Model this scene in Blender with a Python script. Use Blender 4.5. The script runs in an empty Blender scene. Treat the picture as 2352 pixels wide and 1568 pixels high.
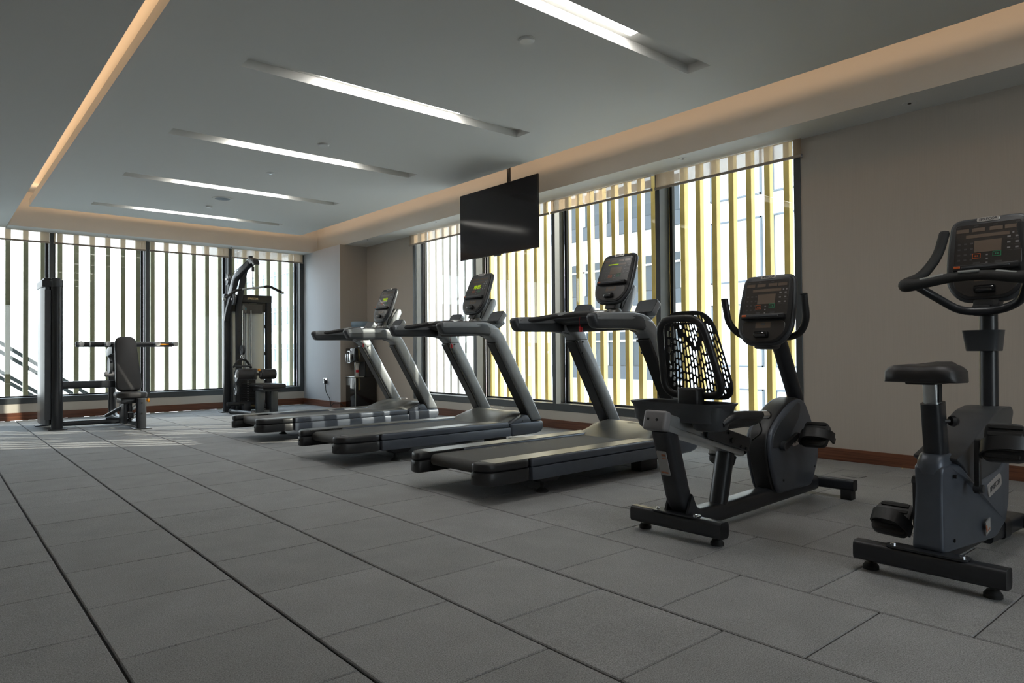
import bpy, bmesh, math, random
from mathutils import Vector, Matrix
random.seed(7)
PI = math.pi
C = bpy.context.scene.collection
sc = bpy.context.scene
R_ = math.radians

# ------------------------------------------------------------------ camera
CZ = 0.88
yaw, pitch, roll = R_(40.4036), R_(0.85101), R_(-0.47033)
fw = Vector((math.sin(yaw)*math.cos(pitch), math.cos(yaw)*math.cos(pitch), math.sin(pitch)))
rt = Vector((math.cos(yaw), -math.sin(yaw), 0)); up = rt.cross(fw)
rt, up = math.cos(roll)*rt + math.sin(roll)*up, -math.sin(roll)*rt + math.cos(roll)*up
cd = bpy.data.cameras.new('camera'); cam = bpy.data.objects.new('camera', cd); C.objects.link(cam)
cam.matrix_world = Matrix(((rt.x, up.x, -fw.x, 0), (rt.y, up.y, -fw.y, 0), (rt.z, up.z, -fw.z, CZ), (0, 0, 0, 1)))
cd.sensor_width = 36.0; cd.lens = 1580.67/2352*36.0; cd.clip_start = 0.05; cd.clip_end = 500
sc.camera = cam

# ------------------------------------------------------------------ light and exposure
SKY = 6.5
SUN = 9.0
LED = 20.0
COVE = 1.15
sc.view_settings.view_transform = 'Standard'; sc.view_settings.look = 'None'
sc.view_settings.gamma = 1.0; sc.view_settings.use_curve_mapping = False
sc.view_settings.exposure = 0.08
w = bpy.data.worlds.new('world'); sc.world = w; w.use_nodes = True
nt = w.node_tree; bg = nt.nodes['Background']
tc = nt.nodes.new('ShaderNodeTexCoord'); sx = nt.nodes.new('ShaderNodeSeparateXYZ'); rp = nt.nodes.new('ShaderNodeValToRGB')
nt.links.new(tc.outputs['Generated'], sx.inputs[0]); nt.links.new(sx.outputs['Z'], rp.inputs[0]); nt.links.new(rp.outputs[0], bg.inputs[0])
rp.color_ramp.elements[0].position = 0.0; rp.color_ramp.elements[0].color = (0.93, 0.965, 1.0, 1)
rp.color_ramp.elements[1].position = 0.9; rp.color_ramp.elements[1].color = (0.58, 0.77, 1.0, 1)
bg.inputs[1].default_value = SKY
sd = bpy.data.lights.new('sun', 'SUN'); so = bpy.data.objects.new('sun', sd); C.objects.link(so)
sd.energy = SUN; sd.angle = R_(0.25); sd.color = (1.0, 0.93, 0.80)
el = R_(21.0)
sdir = Vector((-0.841*math.cos(el), 0.541*math.cos(el), -math.sin(el)))
so.rotation_euler = sdir.to_track_quat('-Z', 'Y').to_euler(); so.location = (20, -12, 12)

def area(name, loc, direction, sx_, sy_, power, col, spread=180):
    d = bpy.data.lights.new(name, 'AREA'); o = bpy.data.objects.new(name, d); C.objects.link(o)
    d.shape = 'RECTANGLE'; d.size = sx_; d.size_y = sy_; d.energy = power; d.color = col; d.spread = R_(spread)
    o.location = loc; o.rotation_euler = Vector(direction).to_track_quat('-Z', 'Y').to_euler()
    return o
WARM = (1.0, 0.62, 0.34)

# ------------------------------------------------------------------ materials
def mat(name, col, rough=0.5, metal=0.0, noise=0.0, nscale=60, bump=0.0, bscale=200, spec=0.5, coat=0.0, ndet=2):
    m = bpy.data.materials.new(name); m.use_nodes = True
    n = m.node_tree; b = n.nodes['Principled BSDF']
    b.inputs['Base Color'].default_value = (*col, 1); b.inputs['Roughness'].default_value = rough
    b.inputs['Metallic'].default_value = metal; b.inputs['Specular IOR Level'].default_value = spec
    b.inputs['Coat Weight'].default_value = coat
    t = n.nodes.new('ShaderNodeTexCoord')
    if noise > 0:
        x = n.nodes.new('ShaderNodeTexNoise'); x.inputs['Scale'].default_value = nscale; x.inputs['Detail'].default_value = ndet
        r = n.nodes.new('ShaderNodeMapRange'); r.inputs[3].default_value = 1-noise; r.inputs[4].default_value = 1+noise
        r.inputs[1].default_value = 0.3; r.inputs[2].default_value = 0.7
        mx = n.nodes.new('ShaderNodeVectorMath'); mx.operation = 'SCALE'; mx.inputs[0].default_value = col
        n.links.new(t.outputs['Object'], x.inputs['Vector']); n.links.new(x.outputs[0], r.inputs[0])
        n.links.new(r.outputs[0], mx.inputs['Scale']); n.links.new(mx.outputs[0], b.inputs['Base Color'])
    if bump > 0:
        x = n.nodes.new('ShaderNodeTexNoise'); x.inputs['Scale'].default_value = bscale; x.inputs['Detail'].default_value = 3
        bp = n.nodes.new('ShaderNodeBump'); bp.inputs['Strength'].default_value = bump; bp.inputs['Distance'].default_value = 0.002
        n.links.new(t.outputs['Object'], x.inputs['Vector']); n.links.new(x.outputs[0], bp.inputs['Height']); n.links.new(bp.outputs[0], b.inputs['Normal'])
    return m
def emit(name, col, s):
    m = bpy.data.materials.new(name); m.use_nodes = True; n = m.node_tree
    for x in list(n.nodes): n.nodes.remove(x)
    e = n.nodes.new('ShaderNodeEmission'); o = n.nodes.new('ShaderNodeOutputMaterial')
    e.inputs[0].default_value = (*col, 1); e.inputs[1].default_value = s; n.links.new(e.outputs[0], o.inputs[0]); return m
def glassmat(name, tint, refl):
    m = bpy.data.materials.new(name); m.use_nodes = True; n = m.node_tree
    for x in list(n.nodes): n.nodes.remove(x)
    o = n.nodes.new('ShaderNodeOutputMaterial'); t = n.nodes.new('ShaderNodeBsdfTransparent'); g = n.nodes.new('ShaderNodeBsdfGlossy')
    lf = n.nodes.new('ShaderNodeLayerWeight'); lf.inputs[0].default_value = .5; mx = n.nodes.new('ShaderNodeMixShader')
    pw = n.nodes.new('ShaderNodeMath'); pw.operation = 'POWER'; pw.inputs[1].default_value = 5; n.links.new(lf.outputs['Facing'], pw.inputs[0])
    lw = n.nodes.new('ShaderNodeMapRange'); lw.inputs[3].default_value = refl; lw.inputs[4].default_value = 1.0; n.links.new(pw.outputs[0], lw.inputs[0])
    t.inputs[0].default_value = (*tint, 1); g.inputs['Roughness'].default_value = 0.0
    n.links.new(lw.outputs[0], mx.inputs[0]); n.links.new(t.outputs[0], mx.inputs[1]); n.links.new(g.outputs[0], mx.inputs[2]); n.links.new(mx.outputs[0], o.inputs[0])
    return m
def woodmat(name, axis):
    m = mat(name, (0.13, 0.045, 0.022), 0.38)
    n = m.node_tree; b = n.nodes['Principled BSDF']
    t = n.nodes.new('ShaderNodeTexCoord'); mp = n.nodes.new('ShaderNodeMapping'); x = n.nodes.new('ShaderNodeTexNoise'); r = n.nodes.new('ShaderNodeValToRGB')
    mp.inputs['Scale'].default_value = (1.2, 60, 60) if axis == 'x' else (60, 1.2, 60)
    x.inputs['Scale'].default_value = 2.0; x.inputs['Detail'].default_value = 5
    r.color_ramp.elements[0].position = .3; r.color_ramp.elements[0].color = (0.075, 0.024, 0.012, 1)
    r.color_ramp.elements[1].position = .7; r.color_ramp.elements[1].color = (0.19, 0.072, 0.036, 1)
    n.links.new(t.outputs['Object'], mp.inputs[0]); n.links.new(mp.outputs[0], x.inputs['Vector']); n.links.new(x.outputs[0], r.inputs[0]); n.links.new(r.outputs[0], b.inputs['Base Color'])
    return m
def wallmat(name, col):
    m = mat(name, col, 0.75, spec=0.25)
    n = m.node_tree; b = n.nodes['Principled BSDF']
    t = n.nodes.new('ShaderNodeTexCoord'); mp = n.nodes.new('ShaderNodeMapping'); x = n.nodes.new('ShaderNodeTexNoise')
    mp.inputs['Scale'].default_value = (160, 160, 2.5); x.inputs['Scale'].default_value = 1.0; x.inputs['Detail'].default_value = 4
    r = n.nodes.new('ShaderNodeMapRange'); r.inputs[1].default_value = .3; r.inputs[2].default_value = .7; r.inputs[3].default_value = .975; r.inputs[4].default_value = 1.025
    mx = n.nodes.new('ShaderNodeVectorMath'); mx.operation = 'SCALE'; mx.inputs[0].default_value = col
    bp = n.nodes.new('ShaderNodeBump'); bp.inputs['Strength'].default_value = .05; bp.inputs['Distance'].default_value = .002
    n.links.new(t.outputs['Object'], mp.inputs[0]); n.links.new(mp.outputs[0], x.inputs['Vector']); n.links.new(x.outputs[0], r.inputs[0])
    n.links.new(r.outputs[0], mx.inputs['Scale']); n.links.new(mx.outputs[0], b.inputs['Base Color'])
    n.links.new(x.outputs[0], bp.inputs['Height']); n.links.new(bp.outputs[0], b.inputs['Normal'])
    return m
def tilemat():
    m = mat('rubber_tile', (0.17, 0.17, 0.17), 0.85, spec=0.3)
    n = m.node_tree; b = n.nodes['Principled BSDF']
    t = n.nodes.new('ShaderNodeTexCoord'); oi = n.nodes.new('ShaderNodeObjectInfo')
    x = n.nodes.new('ShaderNodeTexNoise'); x.inputs['Scale'].default_value = 260; x.inputs['Detail'].default_value = 2
    y = n.nodes.new('ShaderNodeTexNoise'); y.inputs['Scale'].default_value = 5; y.inputs['Detail'].default_value = 4
    gm = n.nodes.new('ShaderNodeNewGeometry')
    def mr(a, lo, hi, f0=.3, f1=.7):
        r = n.nodes.new('ShaderNodeMapRange'); r.inputs[1].default_value = f0; r.inputs[2].default_value = f1; r.inputs[3].default_value = lo; r.inputs[4].default_value = hi
        n.links.new(a, r.inputs[0]); return r.outputs[0]
    def mul(a, c):
        k = n.nodes.new('ShaderNodeMath'); k.operation = 'MULTIPLY'; n.links.new(a, k.inputs[0]); n.links.new(c, k.inputs[1]); return k.outputs[0]
    n.links.new(gm.outputs['Position'], x.inputs['Vector']); n.links.new(gm.outputs['Position'], y.inputs['Vector'])
    v = mul(mul(mr(x.outputs[0], .62, 1.38), mr(y.outputs[0], .93, 1.07)), mr(oi.outputs['Random'], .95, 1.05, 0, 1))
    mx = n.nodes.new('ShaderNodeVectorMath'); mx.operation = 'SCALE'; mx.inputs[0].default_value = (0.262, 0.263, 0.264)
    n.links.new(v, mx.inputs['Scale']); n.links.new(mx.outputs[0], b.inputs['Base Color'])
    bp = n.nodes.new('ShaderNodeBump'); bp.inputs['Strength'].default_value = .25; bp.inputs['Distance'].default_value = .002
    n.links.new(x.outputs[0], bp.inputs['Height']); n.links.new(bp.outputs[0], b.inputs['Normal'])
    return m
def blindmat():
    m = bpy.data.materials.new('blind_screen_fabric'); m.use_nodes = True; n = m.node_tree
    for x in list(n.nodes): n.nodes.remove(x)
    o = n.nodes.new('ShaderNodeOutputMaterial'); d = n.nodes.new('ShaderNodeBsdfDiffuse'); tl = n.nodes.new('ShaderNodeBsdfTranslucent'); tr = n.nodes.new('ShaderNodeBsdfTransparent')
    d.inputs[0].default_value = (.52, .43, .34, 1); tl.inputs[0].default_value = (.60, .46, .32, 1)
    a = n.nodes.new('ShaderNodeMixShader'); a.inputs[0].default_value = .50
    c = n.nodes.new('ShaderNodeMixShader'); c.inputs[0].default_value = .42
    n.links.new(d.outputs[0], a.inputs[1]); n.links.new(tl.outputs[0], a.inputs[2]); n.links.new(a.outputs[0], c.inputs[1]); n.links.new(tr.outputs[0], c.inputs[2]); n.links.new(c.outputs[0], o.inputs[0])
    return m
def bottlemat():
    m = glassmat('water_bottle_plastic', (.70, .82, .90), .06); n = m.node_tree
    o = [x for x in n.nodes if x.type == 'OUTPUT_MATERIAL'][0]; src = o.inputs[0].links[0].from_socket
    d = n.nodes.new('ShaderNodeBsdfDiffuse'); d.inputs[0].default_value = (.42, .56, .68, 1); k = n.nodes.new('ShaderNodeMixShader'); k.inputs[0].default_value = .45
    n.links.new(src, k.inputs[1]); n.links.new(d.outputs[0], k.inputs[2]); n.links.new(k.outputs[0], o.inputs[0]); return m
M = dict(
    ceil=mat('ceiling_paint', (.64, .635, .605), .8, bump=.05, bscale=80, spec=.2),
    wall=wallmat('wall_vinyl_taupe', (.45, .40, .345)), wallsky=wallmat('wall_vinyl_skylit', (.56, .58, .62)),  # second vinyl is for the column: bluish window light put into its colour
    apron=mat('apron_paint', (.52, .48, .42), .7, noise=.03, nscale=3),
    joint=mat('tile_bed', (.035, .035, .035), .95),
    tile=tilemat(), woodx=woodmat('baseboard_wood_x', 'x'), woody=woodmat('baseboard_wood_y', 'y'),
    frame=mat('window_frame_charcoal', (.062, .068, .072), .40, .2, noise=.06, nscale=8),
    gasket=mat('black_gasket', (.01, .01, .011), .6),
    glass=glassmat('window_glass', (.95, .97, .96), .035),
    blind=blindmat(), rail=mat('blind_rail', (.33, .27, .215), .6),
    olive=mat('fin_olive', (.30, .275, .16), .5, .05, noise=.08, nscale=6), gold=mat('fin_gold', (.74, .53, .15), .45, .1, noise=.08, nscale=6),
    white=mat('facade_white', (.80, .80, .80), .7, noise=.03, nscale=.3),
    fglass=mat('facade_glass', (.045, .055, .062), .25, 0, spec=.3), fgrey=mat('facade_grey', (.12, .14, .16), .6), fglassp=mat('facade_glass_pale', (.17, .21, .24), .3), slab=mat('balcony_slab_grey', (.06, .068, .078), .6),
    ground=mat('hazy_ground', (.55, .55, .52), .9, noise=.15, nscale=.02),
    led=emit('led_diffuser', (1.0, .97, .935), LED),
    black=mat('black_plastic', (.014, .0145, .016), .42, noise=.08, nscale=30, bump=.08, bscale=500),
    gloss=mat('gloss_black', (.008, .008, .009), .12, coat=.3),
    rubber=mat('black_rubber', (.012, .012, .012), .7, bump=.15, bscale=300),
    dk=mat('graphite_plastic', (.052, .057, .064), .38, .2, noise=.06, nscale=20, bump=.05, bscale=600),
    blue=mat('slate_paint', (.085, .098, .122), .36, .3, noise=.05, nscale=20),
    silver=mat('silver_grey_paint', (.25, .265, .28), .36, .35, noise=.05, nscale=15),
    champ=mat('hood_champagne_grey', (.125, .125, .118), .36, .4, noise=.05, nscale=15),
    belt=mat('running_belt', (.060, .059, .056), .72, noise=.25, nscale=350, bump=.3, bscale=500),
    alu=mat('brushed_aluminium', (.52, .54, .55), .3, .85, noise=.05, nscale=40),
    grey=mat('light_grey_plastic', (.19, .185, .195), .45, noise=.04, nscale=20),
    chrome=mat('chrome', (.75, .76, .78), .14, 1.0),
    pad=mat('black_vinyl', (.020, .019, .020), .45, bump=.12, bscale=350),
    panel=mat('console_overlay', (.028, .025, .0235), .32, coat=.15),
    disp=mat('display_window', (.14, .108, .085), .2), ink=mat('print_white', (.22, .22, .22), .5), inkd=mat('print_grey', (.065, .065, .065), .5),
    badge=mat('badge_silver', (.55, .53, .51), .3, .5), badgetext=mat('badge_lettering', (.06, .06, .065), .5),
    orange=mat('stop_orange', (.50, .10, .02), .4), green=mat('start_green', (.03, .26, .12), .4), red=mat('red_clip', (.55, .02, .03), .35),
    amber=mat('amber_plastic', (.75, .28, .01), .35), lit=emit('green_display_text', (.60, .95, .02), .55),
    gold2=mat('gold_lettering', (.95, .80, .45), .4, .2), sticker=mat('white_sticker', (.30, .30, .295), .5), stickero=mat('warning_orange', (.36, .13, .06), .5),
    shroud=mat('weight_shroud_grey', (.085, .095, .102), .32, .2, noise=.05, nscale=6), clearsh=mat('weight_shroud_pale', (.62, .66, .66), .22, .2),
    steel=mat('black_powder_coat', (.020, .022, .026), .34, .1, noise=.08, nscale=30), plate=mat('weight_plate', (.012, .012, .013), .5),
    screen=mat('tv_screen', (.007, .0035, .006), .10, spec=.45), tvback=mat('tv_back', (.015, .015, .016), .5),
    bottle=bottlemat(), skin=mat('poster_grey', (.30, .30, .29), .6), cyan=mat('poster_cyan', (.05, .28, .38), .6),
    poster=mat('poster_panel', (.10, .095, .09), .5), metalw=mat('white_metal', (.62, .62, .60), .4), dlight=mat('downlight_reflector', (.7, .7, .72), .12, 1.0),
    hole=mat('dark_recess', (.01, .01, .01), .8), railing=mat('railing_grey', (.07, .08, .09), .5, .3),
)

# ------------------------------------------------------------------ mesh helpers
def merge(bm, t, mtx=None):
    if mtx is not None: bmesh.ops.transform(t, matrix=mtx, verts=t.verts)
    me = bpy.data.meshes.new('t'); t.to_mesh(me); t.free(); bm.from_mesh(me); bpy.data.meshes.remove(me)
def bev(t, r, seg=2, ang=25):
    if r > 0:
        es = [e for e in t.edges if len(e.link_faces) == 2 and e.calc_face_angle(0) > R_(ang)]
        bmesh.ops.bevel(t, geom=es, offset=r, segments=seg, affect='EDGES', profile=.5, clamp_overlap=True)
def N(): return bmesh.new()
def box(bm, c, s, b=0, seg=2, m=None):
    t = N(); bmesh.ops.create_cube(t, size=1.0)
    for v in t.verts: v.co = Vector((v.co.x*s[0], v.co.y*s[1], v.co.z*s[2]))
    bev(t, b, seg)
    for v in t.verts: v.co += Vector(c)
    merge(bm, t, m); return bm
def bx(bm, a, c, b=0, seg=2, m=None):
    return box(bm, [(a[i]+c[i])/2 for i in range(3)], [abs(c[i]-a[i]) for i in range(3)], b, seg, m)
def prism(bm, poly, axis, lo, hi, b=0, seg=2, m=None, ang=25):
    t = N()
    f = {'x': lambda p, h: (h, p[0], p[1]), 'y': lambda p, h: (p[0], h, p[1]), 'z': lambda p, h: (p[0], p[1], h)}[axis]
    A = [t.verts.new(f(p, lo)) for p in poly]; B = [t.verts.new(f(p, hi)) for p in poly]
    t.faces.new(A); t.faces.new(B[::-1]); n = len(poly)
    for i in range(n): t.faces.new((A[i], B[i], B[(i+1) % n], A[(i+1) % n]))
    bmesh.ops.recalc_face_normals(t, faces=t.faces); bev(t, b, seg, ang); merge(bm, t, m); return bm
def fil(pts, r, n=5):
    "round the inner corners of a polyline"
    P = [Vector(p) for p in pts]; out = [P[0]]
    for i in range(1, len(P)-1):
        a, b, c = P[i-1], P[i], P[i+1]; u = (a-b); v = (c-b); d = min(r, u.length*.48, v.length*.48)
        p, q = b+u.normalized()*d, b+v.normalized()*d
        for k in range(n+1):
            s = k/n; out.append(p*(1-s)**2 + b*2*s*(1-s) + q*s*s)
    out.append(P[-1]); return out
def fil2(poly, r, n=4):
    "round all corners of a closed 2-D polygon"
    P = [Vector((p[0], p[1])) for p in poly]; out = []; L = len(P)
    for i in range(L):
        a, b, c = P[i-1], P[i], P[(i+1) % L]; u = a-b; v = c-b; d = min(r, u.length*.48, v.length*.48)
        p, q = b+u.normalized()*d, b+v.normalized()*d
        for k in range(n+1):
            s = k/n; x = p*(1-s)**2 + b*2*s*(1-s) + q*s*s; out.append((x.x, x.y))
    return out
def loft(bm, rings, cap=True, closed=False, m=None):
    t = N(); R = [[t.verts.new(p) for p in r] for r in rings]; n = len(R[0])
    for i in range(len(R)-(0 if closed else 1)):
        A, B = R[i], R[(i+1) % len(R)]
        for k in range(n): t.faces.new((A[k], A[(k+1) % n], B[(k+1) % n], B[k]))
    if cap and not closed: t.faces.new(R[0][::-1]); t.faces.new(R[-1])
    bmesh.ops.recalc_face_normals(t, faces=t.faces); merge(bm, t, m); return bm
def tube(bm, pts, r, n=12, up=(0, 0, 1), sq=None, closed=False, m=None, cap=True):
    "sweep a circle (radius or per-point list), or the 2-D section sq, along pts"
    P = [Vector(p) for p in pts]; U = Vector(up); rings = []; L = len(P)
    for i, p in enumerate(P):
        if closed: tg = P[(i+1) % L]-P[i-1]
        else: tg = (P[min(i+1, L-1)]-P[max(i-1, 0)])
        tg.normalize(); u = U-tg*U.dot(tg)
        if u.length < 1e-3: u = Vector((1, 0, 0))-tg*tg.x
        u.normalize(); s = tg.cross(u); U = u if sq is None else U
        rr = r[i] if isinstance(r, (list, tuple)) else r
        if sq is None: rings.append([p+(s*math.cos(2*PI*k/n)+u*math.sin(2*PI*k/n))*rr for k in range(n)])
        else: rings.append([p+(s*a+u*b)*rr for a, b in sq])
    return loft(bm, rings, cap, closed, m)
def lathe(bm, prof, c=(0, 0, 0), n=20, m=None, axis='z'):
    f = {'z': lambda r, a, h: (c[0]+r*math.cos(a), c[1]+r*math.sin(a), c[2]+h), 'x': lambda r, a, h: (c[0]+h, c[1]+r*math.cos(a), c[2]+r*math.sin(a)), 'y': lambda r, a, h: (c[0]+r*math.cos(a), c[1]+h, c[2]+r*math.sin(a))}[axis]
    return loft(bm, [[f(max(r, 1e-4), 2*PI*k/n, h) for k in range(n)] for r, h in prof], m=m)
def cyl(bm, a, b, r, n=14, m=None): return tube(bm, [a, b], r, n, m=m)
def rrect(wd, ht, r, n=3): return fil2([(-wd/2, -ht/2), (wd/2, -ht/2), (wd/2, ht/2), (-wd/2, ht/2)], r, n)
def obj(name, bm, mt, parent=None, ang=35, loc=None):
    me = bpy.data.meshes.new(name)
    if isinstance(bm, bmesh.types.BMesh): bm.to_mesh(me); bm.free()
    else: me = bm
    for mm in (mt if isinstance(mt, (list, tuple)) else [mt]): me.materials.append(mm)
    me.shade_smooth(); me.set_sharp_from_angle(angle=R_(ang))
    o = bpy.data.objects.new(name, me); C.objects.link(o)
    if parent: o.parent = parent
    if loc: o.location = loc
    return o
def tag(o, label, cat, group=None):
    o['label'] = label; o['category'] = cat
    if group: o['group'] = group
    return o
def thing(name, label, cat, loc=(0, 0, 0), rotz=0, group=None):
    o = bpy.data.objects.new(name, None); C.objects.link(o); o.location = loc; o.rotation_euler = (0, 0, rotz); o.empty_display_size = .1
    return tag(o, label, cat, group)
def struct(name, bm, mt, parent=None, **k):
    o = obj(name, bm, mt, parent, **k)
    if parent is None: o['kind'] = 'structure'
    return o
def stuff(o): o['kind'] = 'stuff'; return o
def text_mesh(body, size, depth=0.0006, shear=0.0, sp=1.0):
    cu = bpy.data.curves.new('lettering', 'FONT'); cu.body = body; cu.size = size; cu.extrude = depth; cu.shear = shear; cu.space_character = sp
    cu.align_x = 'CENTER'; cu.align_y = 'CENTER'; cu.resolution_u = 2; cu.offset = size*.012
    o = bpy.data.objects.new('lettering', cu); C.objects.link(o)
    me = bpy.data.meshes.new_from_object(o.evaluated_get(bpy.context.evaluated_depsgraph_get()))
    bpy.data.objects.remove(o); bpy.data.curves.remove(cu); return me
def text(bm, body, size, mtx, **k):
    me = text_mesh(body, size, **k); t = N(); t.from_mesh(me); bpy.data.meshes.remove(me); merge(bm, t, mtx); return bm
def logo(bm, size, mtx):
    text(bm, 'PRECOR', size, mtx @ Matrix.Translation((size*.22, 0, 0)), shear=.12, sp=.98)
    for k in range(3):
        x = -size*(2.05-.20*k); prism(bm, [(x, -size*.36), (x+size*.09, -size*.36), (x+size*.19, size*.36), (x+size*.10, size*.36)], 'z', -.0006, .0006, m=mtx)
    return bm
def frame3(o, x, y, z):
    return Matrix(((x[0], y[0], z[0], o[0]), (x[1], y[1], z[1], o[1]), (x[2], y[2], z[2], o[2]), (0, 0, 0, 1)))
def copy_tree(o, parent=None):
    c = o.copy(); C.objects.link(c)
    if parent: c.parent = parent
    for ch in list(o.children): copy_tree(ch, c)
    return c

# ------------------------------------------------------------------ room shell
XW, YF, SOF, RAFT, TOP = 5.5, 11.5, 2.615, 2.80, 3.06
XL, YB = -1.5, -3.6
fl = struct('floor', bx(N(), (XL, YB, -.06), (XW+.02, YF+.02, -.010)), M['joint'])
jx = [-0.60, -0.08, .422, .922, 1.415, 1.912, 2.432, 2.985, 3.530, 4.080, 4.610, 5.110, XW]
ph = [.20, .455, .20, .47, .20, .455, .186, .487, .24, .47, .21, .47]
PITCH = .516; tile_cache = {}
for i in range(len(jx)-1):
    x0, x1 = jx[i]+.0045, jx[i+1]-.0045
    k0 = .55 if i > 1 else 1.2
    y = ph[i] + PITCH*math.ceil((k0-ph[i])/PITCH) - PITCH
    while y < YF-.01:
        y1 = min(y+PITCH, YF-.015); ln = round(y1-y-.004, 3)
        if ln > .05:
            key = (i, ln)
            if key not in tile_cache:
                t = bx(N(), (x0, 0, -.012), (x1, ln, 0), .0035, 1); me = bpy.data.meshes.new('floor_tile'); t.to_mesh(me); t.free(); me.materials.append(M['tile']); tile_cache[key] = me
            o = bpy.data.objects.new('floor_tile', tile_cache[key]); C.objects.link(o); o.parent = fl; o.location = (0, y+.0015, random.uniform(-.0008, .0003))
        y += PITCH
rest = N()
for gx in range(3):
    for gy in range(30):
        a, c = XL+gx*.52, YB+gy*.516
        if (a+.52 < -.6) or (c+.516 < .5 and a < XW): 
            bx(rest, (a, c, -.012), (min(a+.515, -.603 if a+.52 < -.58 else 3.39), c+.512, 0))
for gx in range(5):
    for gy in range(8): bx(rest, (3.4+gx*.42, YB+gy*.516, -.012), (3.4+gx*.42+.415, YB+gy*.516+.512, 0))
stuff(obj('floor_tile_field', rest, M['tile'], fl))

# right wall: apron below windows, solid wall either side, spandrel above
Y0, BAY = 2.765, 1.4875
wr = struct('wall_right', bx(N(), (XW, YB, 0), (XW+.2, Y0, 3.2)), M['wall'])
obj('window_apron', bx(N(), (XW, Y0, 0), (XW+.2, 8.72, .20)), M['apron'], wr)
obj('window_spandrel', bx(N(), (XW, Y0, 3.0), (XW+.2, 8.72, 3.2)), M['wall'], wr)
obj('end_panel', bx(N(), (XW, 8.72, 0), (XW+.2, YF+.2, 3.2)), M['wall'], wr)
struct('wall_column', bx(N(), (5.02, 10.12, 0), (XW+.01, YF+.01, SOF-.001), .004), M['wallsky'])
wf = struct('wall_far', bx(N(), (XL, YF, 0), (5.02, YF+.2, .225)), M['apron'])
obj('window_spandrel', bx(N(), (XL, YF, 3.0), (5.02, YF+.2, 3.2)), M['wall'], wf)
struct('wall_left', bx(N(), (XL-.2, YB, 0), (XL, YF+.2, 3.2)), M['wall'])
wb = struct('wall_back', bx(bx(bx(bx(N(), (XL-.2, YB-.2, 0), (XW+.2, YB, .3)), (XL-.2, YB-.2, 2.5), (XW+.2, YB, 3.2)), (XL-.2, YB-.2, .3), (1.6, YB, 2.5)), (3.1, YB-.2, .3), (XW+.2, YB, 2.5)), M['wall'])
for k in range(2): obj('window_post', bx(N(), (1.6+1.44*k, YB-.16, .3), (1.66+1.44*k, YB+.01, 2.5)), M['frame'], wb)
obj('pane', bx(N(), (1.6, YB-.10, .3), (3.1, YB-.095, 2.5)), M['glass'], wb)
def base(name, a, c, mt): struct(name, bx(N(), a, c, .003, 1), mt)
struct('wall_return', bx(N(), (5.022, 10.117, .1), (XW, 10.1205, SOF)), M['wall'])
base('baseboard_right', (XW-.014, YB, 0), (XW, 10.12, .098), M['woody'])
base('baseboard_far', (XL, YF-.014, 0), (5.02, YF, .105), M['woodx'])
base('baseboard_column', (5.006, 10.106, 0), (5.02, YF-.014, .105), M['woody'])
base('trim_1', (5.02, 10.106, 0), (XW-.014, 10.12, .105), M['woodx'])

# windows: mullion, bottom frame, glazing frame, pane
def window(n, along, a0, a1, plane, b0, last):
    y = along == 'y'
    def P(a, d, z): return (plane+d, a, z) if y else (a, plane+d, z)
    def B(a, d, z, a2, d2, z2, b=.003): return bx(N(), P(a, d, z), P(a2, d2, z2), b, 1)
    o = struct('window_%d' % n, B(a0, -.006, b0, a1, .16, b0+.082), M['frame'])
    hi = a1 if y else a0                      # far mullion as seen from the room
    obj('mullion', B(a1-.056, -.008, b0+.08, a1, .15, 3.0) if y else B(a0, -.008, b0+.08, a0+.056, .15, 3.0), M['frame'], o)
    if last: obj('mullion', B(a0-.002, -.008, b0, a0+.056, .15, 3.0) if y else B(a1, -.008, b0, a1+.069, .15, 3.0), M['frame'], o)
    fa, fb = (a0+.0, a1-.056) if y else (a0+.056, a1)
    fr = N()
    for u, v in ((fa, fa+.03), (fb-.035, fb)): bx(fr, P(u, .15, b0+.08), P(v, .19, 3.0))
    bx(fr, P(fa+.03, .15, b0+.082), P(fb-.035, .19, b0+.10)); bx(fr, P(fa+.03, .15, 2.97), P(fb-.035, .19, 3.0))
    obj('glazing_frame', fr, M['gasket'], o)
    obj('pane', B(fa+.03, .168, b0+.10, fb-.035, .174, 2.97, 0), M['glass'], o)
for k in range(4): window(k+1, 'y', Y0+BAY*k, Y0+BAY*(k+1), XW, .20, k == 0)
FX = [1.31+1.213*k for k in range(-4, 4)]
for k in range(2, 7): window(k+3, 'x', FX[k], FX[k+1], YF, .225, k == 6)

for nm, z0, z1 in (('upper_storeys', 3.2, 11.0), ('lower_storeys', -30.0, -.06)):
    b = bx(N(), (XL-.2, YB-.2, z0), (XW+.2, YF+.2, z1)); o_ = struct('trim_%d' % (2 if z0 > 0 else 3), b, M['fgrey'])

# ceiling: floating raft, soffits, upper lid
SLOT = [(y0, y0+.19) for y0 in (2.635, 4.455, 6.28, 8.105, 9.93, .81, -1.0)]
SX0, SX1 = 1.585, 4.03
RX0, RX1, RY0, RY1 = 1.0, 4.64, -2.6, 10.72
rb = N()
ys = sorted([RY0, RY1] + [v for s in SLOT for v in s])
for i in range(len(ys)-1):
    a, c = ys[i], ys[i+1]
    if (a, c) in SLOT:
        bx(rb, (RX0, a, RAFT), (SX0, c, RAFT+.09)); bx(rb, (SX1, a, RAFT), (RX1, c, RAFT+.09))
    else: bx(rb, (RX0, a, RAFT), (RX1, c, RAFT+.09))
bmesh.ops.remove_doubles(rb, verts=rb.verts, dist=1e-5)
ce = struct('ceiling', bx(N(), (XL-.2, YB-.2, TOP), (XW+.2, YF+.2, TOP+.1)), M['ceil'])
obj('ceiling_raft', rb, M['ceil'], ce)
obj('soffit', bx(N(), (XL, YB, SOF), (.81, YF, TOP)), M['ceil'], ce)
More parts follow.
